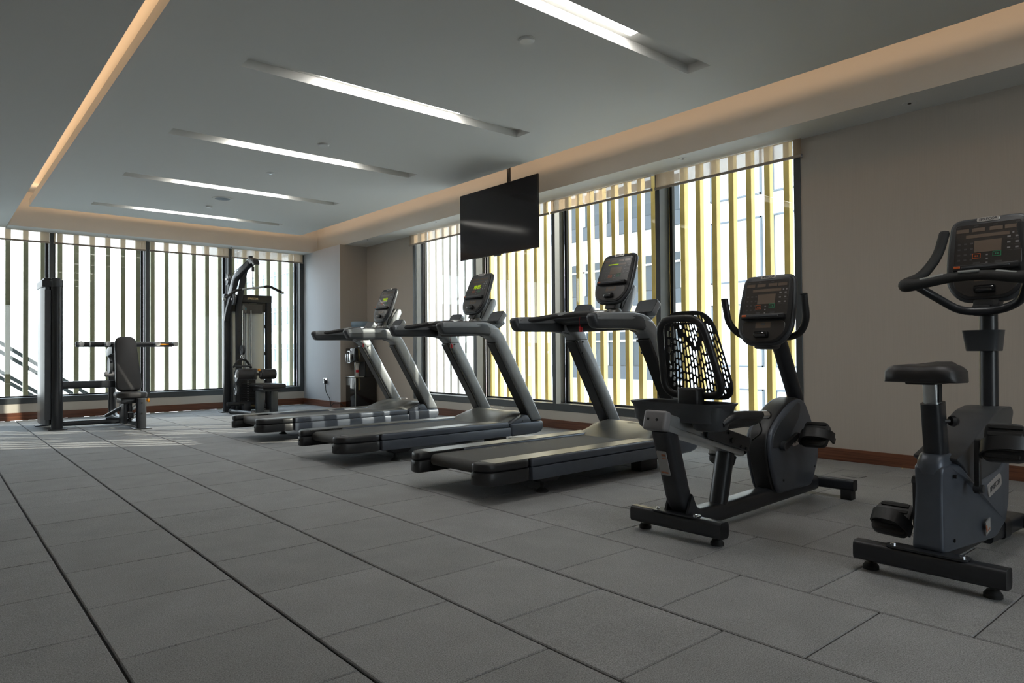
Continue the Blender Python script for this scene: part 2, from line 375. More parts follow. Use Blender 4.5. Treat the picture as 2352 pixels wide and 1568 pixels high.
obj('soffit', bx(N(), (5.10, YB, SOF), (XW, YF, TOP)), M['ceil'], ce)
obj('soffit', bx(N(), (.81, 11.12, SOF-.02), (5.10, YF, TOP)), M['ceil'], ce)
obj('soffit', bx(N(), (.81, YB, SOF), (5.10, RY0-.3, TOP)), M['ceil'], ce)
# cove lamps on the raft's hidden upper edge
L = RY1-RY0
area('cove_lamp_right', (RX1-.20, (RY0+RY1)/2, RAFT+.118), (1, 0, .22), L, .05, COVE*1.25*L, WARM)
area('cove_lamp_left', (RX0+.10, (RY0+RY1)/2, RAFT+.135), (-1, 0, .10), L, .05, COVE*L*1.3, WARM)
area('cove_lamp_far', ((RX0+RX1)/2, RY1-.20, RAFT+.118), (0, 1, .22), RX1-RX0, .05, COVE*1.6*(RX1-RX0), WARM)

# recessed linear lights
pos = ['second', 'third', 'fourth', 'fifth and farthest', '', '', '']
names = {0: 'recessed linear ceiling light nearest the camera, cut by the top edge', 1: 'recessed linear ceiling light second from the camera with thin lit strip showing', 2: 'recessed linear ceiling light third from the camera beside a small detector', 3: 'recessed linear ceiling light fourth from the camera, just nearer than the round speaker', 4: 'recessed linear ceiling light farthest away near the far windows', 5: 'recessed linear ceiling light just overhead of the camera, out of the picture', 6: 'recessed linear ceiling light behind the camera, out of the picture'}
for i, (a, c) in enumerate(SLOT):
    t = thing('ceiling_light', names[i], 'ceiling light', (SX0, a, RAFT), 0, 'recessed linear ceiling lights')
    D = .062; Lx = SX1-SX0; W = c-a
    h = N(); e = .004
    bx(h, (0, 0, D), (Lx, W, D+e)); bx(h, (0, W-e, .0), (Lx, W, D)); bx(h, (0, 0, .0), (Lx, e, D)); bx(h, (0, e, .0), (e, W-e, D)); bx(h, (Lx-e, e, .0), (Lx, W-e, D))
    obj('housing', h, M['ceil'], t)
    obj('diffuser', bx(N(), (.55, .006, D-.006), (.55+1.225, .142, D-.001)), M['led'], t)

# roller blinds
def blind(label, along, a0, a1, zb, group):
    y = along == 'y'
    t = thing('roller_blind', label, 'blind', (XW-.045, (a0+a1)/2, zb) if y else ((a0+a1)/2, YF-.045, zb), 0, group)
    hw = (a1-a0)/2; hh = SOF-.004-zb
    def B(a, d, z, a2, d2, z2, b=0): return bx(N(), (d, a, z), (d2, a2, z2), b, 2) if y else bx(N(), (a, d, z), (a2, d2, z2), b, 2)
    obj('fabric', B(-hw, -.001, .02, hw, .001, hh), M['blind'], t)
    obj('bottom_rail', B(-hw-.004, -.008, 0, hw+.004, .008, .024, .005), M['rail'], t)
    obj('end_cap', B(-hw-.008, -.010, -.001, -hw-.004, .010, .026), M['grey'], t); obj('end_cap', B(hw+.004, -.010, -.001, hw+.008, .010, .026), M['grey'], t)
rl = ['beige roller blind on the window nearest the brown side wall', 'beige roller blind on the side window between that and the television, half seen', 'beige roller blind on the side window mostly hidden by the television', 'beige roller blind on the side window farthest from the camera, left of the television']
rl = ['beige roller blind on the tall side window next to the bare brown wall', 'beige roller blind on the second side window from the bare brown wall', 'beige roller blind on the side window right behind the television', 'beige roller blind on the last side window, left of the television']
for k in range(4): blind(rl[k], 'y', Y0+BAY*k-(.03 if k == 0 else -.012), Y0+BAY*(k+1)-.042 + (.06 if k == 3 else 0), 2.455, 'roller blinds on the side windows')
flb = ['leftmost beige roller blind in the picture, on a far window', 'beige roller blind on the far window above the press bench', 'beige roller blind on the far window between the two weight machines', 'beige roller blind behind the pulldown machine, next to the wall corner']
for k in range(4):
    a, c = FX[k+3], FX[k+4]; blind(flb[k], 'x', a+.045, c-.008+(.0 if k < 3 else .04), 2.44, 'roller blinds on the far windows')

# downlights, detectors, speaker
def downlight(x, y, z, label, grp='recessed downlights in the soffit'):
    t = thing('downlight', label, 'downlight', (x, y, z), 0, grp)
    obj('trim_ring', lathe(N(), [(.030, -.001), (.034, -.003), (.046, -.003), (.048, 0), (.030, 0)], n=24), M['metalw'], t)
    obj('reflector', lathe(N(), [(.030, -.0005), (.021, .0), (.02, .001), (0, .0008)], n=20), M['dlight'], t)
    obj('lamp_capsule', lathe(N(), [(.012, -.004), (.012, .0), (0, .0)], n=12), M['gloss'], t)
for x, y, lb in ((5.30, 1.86, 'small recessed downlight in the soffit above the bare brown wall'), (5.22, 3.72, 'small recessed downlight in the soffit above the tall window beside the brown wall'), (5.16, 7.60, 'small recessed downlight in the soffit just left of the television'), (5.15, 9.45, 'small recessed downlight in the soffit over the water dispenser corner')): downlight(x, y, SOF, lb)
for x, lb in ((1.98, 'small recessed downlight over the far window behind the press bench'), (3.72, 'small recessed downlight over the far window near the pulldown arm')): downlight(x, 11.30, SOF-.02, lb)
def disc(x, y, label, r=.052, h=.014, name='smoke_detector', cat='detector', mt='metalw'):
    t = thing(name, label, cat, (x, y, RAFT)); obj('body', lathe(N(), [(0, -h), (r*.86, -h), (r, -h*.5), (r, 0), (0, 0)], n=28), M[mt], t)
    obj('rim', lathe(N(), [(r, -.002), (r*1.12, -.002), (r*1.12, 0), (r, 0)], n=28), M['ceil'], t); return t
disc(2.81, 3.14, 'round white ceiling disc nearest the camera, left of the first light', .050, .012, 'ceiling_sensor', 'sensor')
disc(2.78, 5.92, 'small round white detector between the second and third ceiling lights')
disc(2.79, 9.33, 'small white detector below the round speaker near the far end', .04, .02)
t = thing('sprinkler_head', 'tiny flush sprinkler between the third and fourth ceiling lights', 'sprinkler', (2.78, 7.20, RAFT))
obj('plate', lathe(N(), [(0, -.004), (.036, -.004), (.042, -.001), (.042, 0), (0, 0)], n=22), M['metalw'], t); obj('deflector', lathe(N(), [(.004, -.018), (.016, -.018), (.016, -.015), (.004, -.013), (.004, -.004)], n=12), M['chrome'], t)
t = thing('ceiling_speaker', 'round grey ceiling speaker between the fourth and fifth ceiling lights', 'speaker', (2.78, 8.76, RAFT))
obj('grille', lathe(N(), [(0, -.008), (.08, -.007), (.105, -.004), (.105, 0), (0, 0)], n=32), M['fgrey'], t); obj('rim', lathe(N(), [(.105, -.006), (.12, -.005), (.122, 0), (.105, 0)], n=32), M['ceil'], t)

# ------------------------------------------------------------------ outside
def fins(name, label, along, plane, first, pitch, n, mt):
    y = along == 'y'; z0, z1 = -4.0, 7.0
    t = thing(name, label, 'facade screen', (plane, first, z0) if y else (first, plane, z0))
    me = bpy.data.meshes.new('fin'); b = N(); wd, dp = (.056 if y else .062), .07
    (bx(b, (0, -wd/2, 0), (dp, wd/2, z1-z0), .003, 1) if y else bx(b, (-wd/2, 0, 0), (wd/2, dp, z1-z0), .003, 1)); b.to_mesh(me); b.free(); me.materials.append(M[mt])
    for k in range(n):
        o = bpy.data.objects.new('fin', me); C.objects.link(o); o.parent = t; o.location = (0, pitch*k, 0) if y else (pitch*k, 0, 0)
    L = pitch*(n-1)
    for z in (.02, z1-z0-.12):
        obj('support_rail', bx(N(), (dp, -.1, z), (dp+.05, L+.1, z+.08)) if y else bx(N(), (-.1, dp, z), (L+.1, dp+.05, z+.08)), M['frame'], t)
    obj('floor_bracket', bx(N(), (-.30, 0, -.12), (dp+.1, L, -.02)) if y else bx(N(), (0, -.30, -.12), (L, dp+.1, -.02)), M['fgrey'], t)
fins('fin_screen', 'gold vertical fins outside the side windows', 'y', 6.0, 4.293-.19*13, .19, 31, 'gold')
fins('fin_screen', 'white vertical fins outside the side window left of the television', 'y', 6.0, 4.293+.19*18, .19, 21, 'white')
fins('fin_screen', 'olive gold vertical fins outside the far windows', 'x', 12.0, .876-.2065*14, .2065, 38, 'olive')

nb = thing('office_building', 'white office block with glass ribbon windows seen past the gold fins', 'building', (24, 40, -30))
obj('facade', bx(N(), (.6, -40, 0), (12, 45, 75)), M['white'], nb)
FH = 3.35
for f in range(3, 17):
    z = 30.2+FH*(f-9)
    for (a, c) in ((-22.5, -14.5), (14, 36)):
        obj('window_band', bx(N(), (.45, a, z), (.62, c, z+1.55)), M['fglass' if a < 0 else 'fglassp'], nb)
        g = N()
        k = a
        while k <= c+.01: bx(g, (.36, k-.05, z), (.47, k+.05, z+1.55)); k += 1.42
        bx(g, (.36, a, z+1.1), (.46, c, z+1.18)); stuff(obj('window_mullions', g, M['metalw'], nb))
        obj('spandrel', bx(N(), (.40, a, z-.62), (.62, c, z-.02)), M['slab' if a < 0 else 'fglassp'], nb)
    for a in (-31.5, -28.8, -26.1):
        g = N()
        for (p, q) in (((a, z), (a+.06, z+2.5)), ((a+2.2, z), (a+2.26, z+2.5)), ((a, z), (a+2.26, z+.06)), ((a, z+2.44), (a+2.26, z+2.5))): bx(g, (.5, p[0], p[1]), (.62, q[0], q[1]))
        if 6 <= f <= 13: obj('window_frame', g, M['fgrey'], nb)
        else: g.free()
sb = thing('sun_blocker', 'unseen thin white block added beyond the side windows to hold back the sun', 'building', (13.5, -9.5, -30))  # unseen slab added to keep sun off the nearer machines
obj('wall', bx(N(), (-.5, -8, 0), (.5, 8.9, 55)), M['white'], sb); obj('roof', bx(N(), (-.6, -8.2, 55), (.6, 9.1, 55.6)), M['fgrey'], sb)
struct('ground', bx(N(), (-250, -150, -31), (300, 400, -30)), M['ground'])
st = thing('stair_railing', 'grey sloping outdoor stair railing beyond the leftmost far window', 'railing', (0.3, 14, -1.0))
def rl2(x, z): return (x-.3, 0, z+1.0)
for dz in (0, -.145, -.47, -.57):
    sq = [(-.03, -.026), (.03, -.026), (.03, .026), (-.03, .026)]
    obj('rail', tube(N(), [rl2(.45, 1.44+dz), rl2(3.0, -.42+dz)], 1, sq=sq, up=(0, 1, 0)), M['railing'], st)
for x in (.75, 1.27, 1.75, 2.3): obj('post', bx(N(), (x-.32, -.03, 0), (x-.28, .03, 1.0+1.44-.73*(x-.45)-.5)), M['railing'], st)

# ------------------------------------------------------------------ consoles (treadmills and bikes)
def console(root, mtx, wd, ht, kind, lit=None):
    "x to the user's right, y up the face, z towards the user"
    hw = wd/2
    out = fil2([(-hw*.62, 0), (hw*.62, 0), (hw*1.0, ht*.20), (hw*1.02, ht*.55), (hw*.93, ht), (-hw*.93, ht), (-hw*1.02, ht*.55), (-hw*1.0, ht*.20)], wd*.16, 5)
    T = lambda bm: (bmesh.ops.transform(bm, matrix=mtx, verts=bm.verts), bm)[1]
    con = obj('console', T(prism(N(), out, 'z', -.040, -.004, .014, 3)), M['dk'], root, 40)
    face = [(x*.93, ht*.5+(y-ht*.5)*.945) for x, y in out]
    obj('bezel', T(prism(N(), face, 'z', -.02, .004, .008, 2)), M['black'], con)
    y0, y1 = ht*.405, ht*.915; pw = wd*.80
    obj('overlay', T(prism(N(), fil2([(-pw/2, y0), (pw/2, y0), (pw/2*.97, y1), (-pw/2*.97, y1)], .012, 3), 'z', 0, .0055, .001, 1)), M['panel'], con)
    zt = .0056
    def disp(x, y, w_, h_): obj('display_window', T(bx(N(), (x-w_/2, y-h_/2, zt-.001), (x+w_/2, y+h_/2, zt+.0006))), M['disp'], con)
    ph_ = y1-y0
    for x in (-.375, -.135, .125, .345): disp(x*pw, y0+ph_*.86, pw*.19, ph_*.085)
    disp(.0*pw, y0+ph_*.715, pw*.64, ph_*.075)
    disp(.01*pw, y0+ph_*.47, pw*.40, ph_*.27)
    keys = N(); kd = N()
    for i in range(3):
        for j in range(4): bx(kd, (pw*(-.44+.095*i), y0+ph_*(.16+.125*j), zt-.001), (pw*(-.44+.095*i)+pw*.040, y0+ph_*(.16+.125*j)+ph_*.035, zt+.0006))
    for i in range(2):
        for j in range(3): bx(keys, (pw*(.29+.115*i), y0+ph_*(.36+.125*j), zt-.001), (pw*(.29+.115*i)+pw*.045, y0+ph_*(.36+.125*j)+ph_*.035, zt+.0006)); bx(kd, (pw*(.275+.115*i), y0+ph_*(.32+.125*j), zt-.001), (pw*(.275+.115*i)+pw*.09, y0+ph_*(.325+.125*j), zt+.0006))
    for j in range(3): bx(keys, (-pw*.012, y0+ph_*(.07+.09*j), zt-.001), (pw*.018, y0+ph_*(.10+.09*j), zt+.0006))
    for x in (.36, .43): bx(keys, (pw*x, y0+ph_*.70, zt-.001), (pw*x+pw*.025, y0+ph_*.735, zt+.0006))
    for x in (-.46, -.2, .08, .40): bx(kd, (pw*x, y0+ph_*.945, zt-.001), (pw*x+pw*.06, y0+ph_*.958, zt+.0006))
    for x in (-.2, .12): bx(kd, (pw*x, y0+ph_*.07, zt-.001), (pw*x+pw*.10, y0+ph_*.11, zt+.0006))
    stuff(obj('key_legends', keys, M['ink'], con)).data.transform(mtx); stuff(obj('keypad', kd, M['inkd'], con)).data.transform(mtx)
    def outline(x, y, w_, h_, mt, nm, fillm=None):
        b = N(); e = .0022
        for p, q in (((x, y), (x+w_, y+e)), ((x, y+h_-e), (x+w_, y+h_)), ((x, y), (x+e, y+h_)), ((x+w_-e, y), (x+w_, y+h_))): bx(b, (*p, zt-.001), (*q, zt+.001))
        bx(b, (x+w_*.3, y+h_*.35, zt-.001), (x+w_*.42, y+h_*.65, zt+.0007)); bx(b, (x+w_*.55, y+h_*.35, zt-.001), (x+w_*.67, y+h_*.65, zt+.0007))
        obj(nm, T(b), mt, con)
    outline(-pw*.215, y0+ph_*.195, pw*.125, ph_*.115, M['orange'], 'stop_button'); outline(pw*.085, y0+ph_*.215, pw*.125, ph_*.115, M['green'], 'start_button')
    sh = T(prism(N(), fil2([(-pw*.49, y0-.020), (pw*.49, y0-.020), (pw*.49, y0+.006), (-pw*.49, y0+.006)], .006, 2), 'z', 0, .032, .004, 2))
    s_ = obj('shelf', sh, M['black'], con)
    obj('shelf_rim', T(bx(N(), (-pw*.34, y0-.012, .030), (pw*.36, y0-.002, .035), .002, 1)), M['dk'], con)
    obj('clip_tab', T(bx(N(), (-pw*.46, y0-.010, .030), (-pw*.36, y0+.002, .0345), .002, 1)), M['orange'], con)
    lo = [(-pw*.49, y0-.028), (pw*.49, y0-.028), (pw*.49, ht*.18), (pw*.30, ht*.055), (-pw*.30, ht*.055), (-pw*.49, ht*.18)]
    obj('lower_panel', T(prism(N(), fil2(lo, wd*.10, 4), 'z', 0, .0065, .003, 1)), M['panel'], con)
    bxs = N(); bx(bxs, (-pw*.17, ht*.235, .006), (pw*.17, ht*.315, .0072)); obj('hint_plate', T(bxs), M['disp'], con)
    ic = N()
    for x in ((-.05, .05) if kind == 'treadmill' else (0,)): bx(ic, (x*wd-.012, ht*.275, .007), (x*wd+.012, ht*.305, .0078)); prism(ic, [(x*wd-.005, ht*.245), (x*wd+.005, ht*.245), (x*wd, ht*.262)], 'z', .007, .0078)
    stuff(obj('hint_icons', T(ic), M['inkd'], con))
    obj('headset_clip', T(prism(N(), [(ht*.09, 0), (ht*.175, 0), (ht*.185, .022), (ht*.15, .034), (ht*.10, .026)], 'x', -.040, .040, .005, 2)), M['gloss'], con)
    obj('clip_slot', T(bx(N(), (-.030, ht*.105, .026), (.030, ht*.135, .032), .002, 1)), M['black'], con)
    bd = obj('badge', T(prism(N(), fil2([(-wd*.135, ht*.935), (wd*.135, ht*.935), (wd*.135, ht*.985), (-wd*.135, ht*.985)], .008, 3), 'z', 0, .0065, .0015, 1)), M['badge'], con)
    stuff(obj('lettering', T(logo(N(), wd*.052, Matrix.Translation((0, ht*.960, .0068)))), M['badgetext'], bd))
    if lit:
        b = N()
        if lit == 'bar': bx(b, (-pw*.30, y0+ph_*.70, .0062), (pw*.05, y0+ph_*.73, .0068)); mt = M['lit']
        else: text(b, 'PRES', ph_*.24, Matrix.Translation((0, y0+ph_*.47, .0066)), sp=.92)
        stuff(obj('lit_text', T(b), M['lit'], con))
    return con

# ------------------------------------------------------------------ treadmills
def treadmill(label, loc, ang, lit, clip):
    t = thing('treadmill', label, 'treadmill', loc, ang, 'row of treadmills facing the side windows')
    for s in (-1, 1):
        f = lambda pl: [(u, s*v) for u, v in pl]
        mir = lambda bm: (bmesh.ops.recalc_face_normals(bm, faces=bm.faces), bm)[1]
        cap_lo = fil2([(-.052, .262), (-.054, .335), (-.012, .402), (.10, .420), (.31, .420), (.31, .262)], .055, 5)
        cap_up = fil2([(-.046, .266), (-.048, .335), (-.008, .397), (.10, .414), (.31, .414), (.31, .262)], .055, 5)
        e = obj('rail_end_cap', prism(prism(N(), f(cap_lo), 'z', .108, .186, .012, 2), f(cap_up), 'z', .186, .238, .016, 3), M['black'], t)
        obj('screw', cyl(N(), (-.056, s*.30, .160), (-.050, s*.30, .160), .006), M['hole'], e)
        r = obj('side_rail', prism(prism(N(), f([(.312, .25), (.312, .418), (1.66, .418), (1.66, .25)]), 'z', .105, .184, .008, 2), f([(.312, .25), (.312, .412), (1.645, .412), (1.645, .25)]), 'z', .184, .236, .014, 3), M['blue'], t)
        obj('rail_sheen_strip', bx(N(), (.03, s*.258, .232), (1.62, s*.397, .2388), .001, 1), M['champ'], r)  # rail top strip, sheen from the windows put into its lighter colour
        hs = prism(prism(N(), [(1.668, .10), (1.97, .104), (2.045, .118), (2.078, .165), (2.066, .222), (1.655, .222)], 'y', s*.30, s*.424, .022, 3), [(1.64, .215), (1.83, .289), (1.872, .284), (1.925, .215)], 'y', s*.34, s*.418, .012, 2)
        h = obj('base_housing', hs, M['blue'], t); obj('screw', cyl(N(), (1.80, s*.415, .235), (1.80, s*.4195, .235), .007), M['hole'], h)
        post = [(2.064, .226), (1.850, .590), (1.640, .945), (1.585, 1.035), (1.525, 1.095), (1.44, 1.118), (1.36, 1.118), (1.36, 1.03), (1.43, 1.012), (1.470, .985), (1.70, .605), (1.922, .226)]
        u_ = obj('upright', prism(N(), post, 'y', s*.292, s*.424, .026, 3, ang=40), M['silver'], t, 40)
        obj('upright_trim', prism(N(), [(1.47, .955), (1.888, .262), (1.918, .236), (1.918, .29), (1.50, .99)], 'y', s*.305, s*.412, .006, 1), M['black'], u_)
        for bu, bz in ((1.432+.06, .953), (1.526+.02, .955), (1.545, .865)): obj('bolt', cyl(N(), (bu, s*.2935, bz), (bu, s*.287, bz), .008), M['black'], u_)
        obj('joint_line', bx(N(), (1.475, s*.290, .972), (1.60, s*.2925, .976)), M['hole'], u_)
        # arm rest / pod
        rings = []
        for uu, zc, hh, ww in ((.884, 1.078, .030, .026), (.890, 1.079, .042, .036), (.905, 1.081, .050, .041), (.94, 1.083, .0535, .043), (1.10, 1.087, .057, .043), (1.25, 1.090, .058, .043), (1.36, 1.084, .057, .046), (1.46, 1.066, .050, .036)):
            rings.append([Vector((uu + (.018*(zc-q)/hh if uu < .95 else 0), s*.385+p, q)) for p, q in [(a_, zc+b_) for a_, b_ in fil2([(-ww, -hh), (ww, -hh), (ww*.94, hh), (-ww*.94, hh)], .026, 3)]])
        arm = obj('arm_rest', loft(N(), rings), M['dk'], t, 50)
        rings = []
        for uu, zc, hh, ww in ((.897, 1.105, .012, .036), (.905, 1.108, .024, .0425), (.94, 1.111, .0275, .0445), (1.10, 1.116, .0285, .0445), (1.30, 1.121, .0285, .0445), (1.40, 1.114, .028, .042), (1.47, 1.098, .026, .038), (1.52, 1.07, .022, .034)):
            rings.append([Vector((uu, s*.385+a_, zc+b_)) for a_, b_ in fil2([(-ww, -hh), (ww, -hh), (ww*.86, hh), (-ww*.86, hh)], .016, 3)])
        obj('arm_cover', loft(N(), rings), M['silver'], arm, 50)
        obj('collar', cyl(N(), (1.42, s*.345, 1.085), (1.42, s*.315, 1.085), .072, 20), M['black'], t)
        a_ = Matrix(((0, math.sin(R_(37)), -math.cos(R_(37)), 1.532), (1, 0, 0, 0), (0, math.cos(R_(37)), math.sin(R_(37)), 1.160), (0, 0, 0, 1)))
        pl = [(s*x, y) for x, y in ((.40, 0), (.235, 0), (.228, .095), (.245, .118), (.385, .124), (.402, .112))]
        bh = obj('bottle_holder', prism(N(), fil2(pl, .014, 3), 'z', -.050, 0, .006, 2, m=a_), M['silver'], t, 40)
        obj('holder_face', prism(N(), [(x*.985 + s*.004, y*.97) for x, y in fil2(pl, .014, 3)], 'z', -.004, .004, .002, 1, m=a_), M['dk'], bh)
        obj('foot_bracket', prism(N(), [(.38, .112), (.66, .112), (.60, .062), (.46, .062)], 'y', s*.27, s*.345, .008, 1), M['black'], t)
        ft = obj('foot', lathe(lathe(N(), [(.012, .015), (.012, .07)], (.495, s*.310, 0), 10), [(.040, 0), (.040, .008), (.016, .026), (0, .026)], (.495, s*.310, 0), 18), M['rubber'], t)
        obj('front_foot', box(N(), (1.60, s*.26, .055), (.20, .10, .11), .012), M['black'], t)
    sec = [(.037*math.cos(a), .037*math.sin(a)) for a in [PI/2+PI*k/10 for k in range(11)]]
    pb = [(.075+x, .186+z) for x, z in sec] + [(1.62, .149), (1.62, .223)]
    b = obj('running_belt', prism(N(), pb, 'y', -.25, .25, 0), M['belt'], t)
    rl_ = obj('rear_roller', cyl(N(), (.075, -.262, .186), (.075, .262, .186), .024), M['alu'], t)
    obj('under_tray', bx(N(), (.30, -.25, .115), (1.72, .25, .15), .006, 1), M['black'], t)
    mk = N()
    uu = .46
    for k in range(11):
        bx(mk, (uu, .165, .2228), (uu+.006, .21, .2238)); uu += .022*(1.33**k)/1.0 if k > 3 else .020
    mk2 = mk; stuff(obj('belt_marks', mk2, M['champ'], b))
    # motor hood
    g = N(); nu, nv = 16, 24; V = []
    for i in range(nu+1):
        row = []
        for j in range(nv+1):
            q = -1+2*j/nv; s_ = i/nu
            rear = 1.475+.045*abs(q)**2 - .05*max(0, abs(q)-.8)/.2
            u = rear+(2.045-rear)*s_
            h = .118*math.sin(min(1, s_*1.55)*PI/2)*(1-.33*max(0, s_-.55)/.45) - .012*math.sin(s_*PI)*math.exp(-(q/.45)**2)*(1-s_)
            h *= (.86+.26*abs(q)**3*(1-.6*s_))*(1-abs(q)**9*.92); row.append(g.verts.new((u, q*.352, .222+h)))
        V.append(row)
    for i in range(nu):
        for j in range(nv): g.faces.new((V[i][j], V[i+1][j], V[i+1][j+1], V[i][j+1]))
    bd = [V[0][j] for j in range(nv+1)] + [V[i][nv] for i in range(1, nu+1)] + [V[nu][j] for j in range(nv-1, -1, -1)] + [V[i][0] for i in range(nu-1, 0, -1)]
    lo = [g.verts.new((v.co.x, v.co.y, .15)) for v in bd]
    for k in range(len(bd)): g.faces.new((bd[k], bd[(k+1) % len(bd)], lo[(k+1) % len(bd)], lo[k]))
    g.faces.new(lo); bmesh.ops.recalc_face_normals(g, faces=g.faces)
    hd = obj('motor_hood', g, M['champ'], t, 50)
    m_ = frame3((1.84, 0, .3395), (0, -1, 0), (1, 0, -.04), (0.04, 0, 1))
    bdg = obj('badge', prism(N(), rrect(.17, .036, .012), 'z', -.004, .002, m=m_), M['badge'], hd)
    stuff(obj('lettering', logo(N(), .026, m_ @ Matrix.Translation((0, 0, .0026))), M['badgetext'], bdg))
    # dash, cross tube, heart-rate bar
    ds = [(1.275, 1.105), (1.262, 1.135), (1.285, 1.158), (1.50, 1.166), (1.66, 1.168), (1.675, 1.14), (1.60, 1.095), (1.36, 1.085)]
    d = obj('console_tray', prism(N(), ds, 'y', -.335, .335, .012, 2), M['dk'], t)
    obj('tray_inlay', bx(N(), (1.33, -.17, 1.158), (1.52, .17, 1.1665), .002, 1), M['champ'], d)
    cb = obj('cross_tube', cyl(N(), (1.42, -.37, 1.080), (1.42, .37, 1.080), .052, 18), M['black'], t)
    hb = fil([(1.00, -.365, 1.112), (1.10, -.33, 1.125), (1.215, -.26, 1.148), (1.235, 0, 1.155), (1.215, .26, 1.148), (1.10, .33, 1.125), (1.00, .365, 1.112)], .09, 5)
    hr = obj('grip_bar', tube(N(), hb, .021, 12), M['black'], t)
    for s in (-1, 1): obj('pulse_contact', tube(N(), [(1.205, s*.275, 1.1505), (1.232, s*.10, 1.158)], .0195, 10), M['chrome'], hr)
    # neck and console
    nk = obj('console_neck', prism(N(), [(1.565, 1.158), (1.70, 1.158), (1.800, 1.345), (1.788, 1.392), (1.748, 1.398), (1.715, 1.36), (1.625, 1.215)], 'y', -.062, .062, .012, 2), M['silver'], t, 40)
    obj('neck_cover', prism(N(), [(1.60, 1.19), (1.622, 1.205), (1.735, 1.39), (1.715, 1.40), (1.62, 1.30)], 'y', -.055, .055, .008, 2), M['black'], nk)
    obj('neck_base', lathe(N(), [(.075, 0), (.062, .03), (.042, .055), (.04, .09)], (1.585, 0, 1.163), 20), M['champ'], t)
    ux, uz = .372, .928
    con = console(t, frame3((1.512, 0, 1.245), (0, -1, 0), (ux, 0, uz), (-uz, 0, ux)), .35, .425, 'treadmill', lit)
    obj('console_hinge', prism(N(), [(1.52, 1.20), (1.60, 1.20), (1.64, 1.30), (1.57, 1.30)], 'y', -.05, .05, .01, 2), M['black'], t)
    # red stop key and lanyard
    cu, cv, cz0, cz1 = clip
    k = obj('safety_key', tube(N(), [(cu, cv, cz0), (cu-.006, cv+.004, (cz0+cz1)/2), (cu, cv, cz1)], .0022, 6), M['red'], t)
    obj('key_clip', box(box(N(), (cu, cv-.006, cz1-.020), (.022, .020, .036), .005), (cu+.008, cv+.012, cz1-.008), (.014, .014, .030), .004), M['red'], k)
    cbm = tube(N(), fil([(1.70, -.16, .11), (1.72, -.17, .03), (1.80, -.20, .012), (1.86, -.14, .05), (1.94, -.20, .02), (1.99, -.12, .012)], .05, 4), .006, 8)
    obj('power_cord', cbm, M['rubber'], t)
    return t
treadmill('farthest treadmill, beside the water dispenser corner, its near side flecked with sun', (2.497, 7.082, 0), R_(1.23), 'PRES', (1.37, .10, 1.03, .985))
treadmill('middle treadmill of the row, below the television, green text on its console', (2.424, 5.222, 0), R_(.77), 'PRES', (1.37, .105, 1.04, .955))
treadmill('nearest treadmill, beside the recumbent bike, with a thin yellow line on its console', (2.449, 3.484, 0), R_(1.42), 'bar', (1.26, .055, 1.145, 1.06))

# ------------------------------------------------------------------ recumbent bike
def pedal(name, root, c, dirv, side, tilt):
    "platform pedal with strap; side = outward sign in v"
    m = Matrix.Translation(c) @ Matrix.Rotation(tilt, 4, 'Y') @ Matrix.Scale(1.28, 4)
    g = N(); pl = fil2([(-.055, side*.004), (.06, side*.004), (.062, side*.10), (.03, side*.118), (-.05, side*.112)], .02, 3)
    prism(g, pl, 'z', -.013, .013, .005, 2, m=m)
    o = obj(name, g, M['black'], root)
    r = N()
    for k in range(5): bx(r, (-.045+.022*k, side*.015, .012), (-.034+.022*k, side*.10, .0165), .001, 1, m=m)
    obj('tread_ribs', r, M['rubber'], o)
    obj('strap', strap(m, side), M['black'], o)
    return o
def strap(m, side):
    g = N(); pts = fil([(0, side*.000, -.010), (0, side*.002, .024), (0, side*.026, .050), (0, side*.080, .048), (0, side*.120, .016), (0, side*.124, -.025)], .03, 4)
    A = []
    for i, p in enumerate(pts):
        a = pts[max(i-1, 0)]; b = pts[min(i+1, len(pts)-1)]; tg = (b-a).normalized(); n = Vector((0, -tg.z, tg.y))*.003
        sk = -.026 + .034*i/(len(pts)-1)                     # strap runs slantwise over the plate
        A.append([m @ (p+Vector((sk+dx, 0, 0))+n*sg) for dx, sg in ((-.020, -1), (.020, -1), (.020, 1), (-.020, 1))])
    loft(g, A); bx(g, (-.012, side*.120-.006, -.045), (.016, side*.120+.006, -.015), .003, 1, m=m); return g
def leveler(root, u, v): obj('leveling_foot', lathe(lathe(N(), [(.010, .01), (.010, .05)], (u, v, 0), 10), [(.030, 0), (.030, .012), (.020, .026), (0, .026)], (u, v, 0), 18), M['rubber'], root)
def stab(root, u, v0, v1, z, wd=.07, ht=.075):
    b = tube(N(), [(u, v0, z), (u, v1, z)], 1, sq=rrect(wd, ht, .022, 4)); o = obj('stabilizer_bar', b, M['steel'], root)
    for v, d in ((v0, -1), (v1, 1)): obj('end_plug', tube(N(), [(u, v, z), (u, v+d*.010, z)], 1, sq=rrect(wd*.94, ht*.94, .02, 4)), M['black'], o)
    return o
t = thing('recumbent_bike', 'recumbent exercise bike with a slotted mesh backrest, between the treadmills and the upright bike', 'exercise bike', (2.7367, 1.9982, 0), R_(1.0))
RB = t; mv = -.025
s = stab(t, -.05, .225, -.275, .080)
leveler(t, -.005, .195); leveler(t, -.015, -.215)
pl = obj('mount_plate', prism(N(), fil2([(-.09, .10), (-.09, -.15), (-.02, -.15), (-.02, .10)], .03, 4), 'z', .1165, .123), M['steel'], t)
for v in (.08, -.13): obj('bolt', lathe(N(), [(.010, 0), (.010, .006), (0, .008)], (-.055, v, .123), 10), M['chrome'], pl)
for v in (-.085, .035): obj('gusset', prism(N(), [(-.06, .12), (.03, .12), (-.02, .21)], 'y', v-.006, v+.006), M['steel'], t)
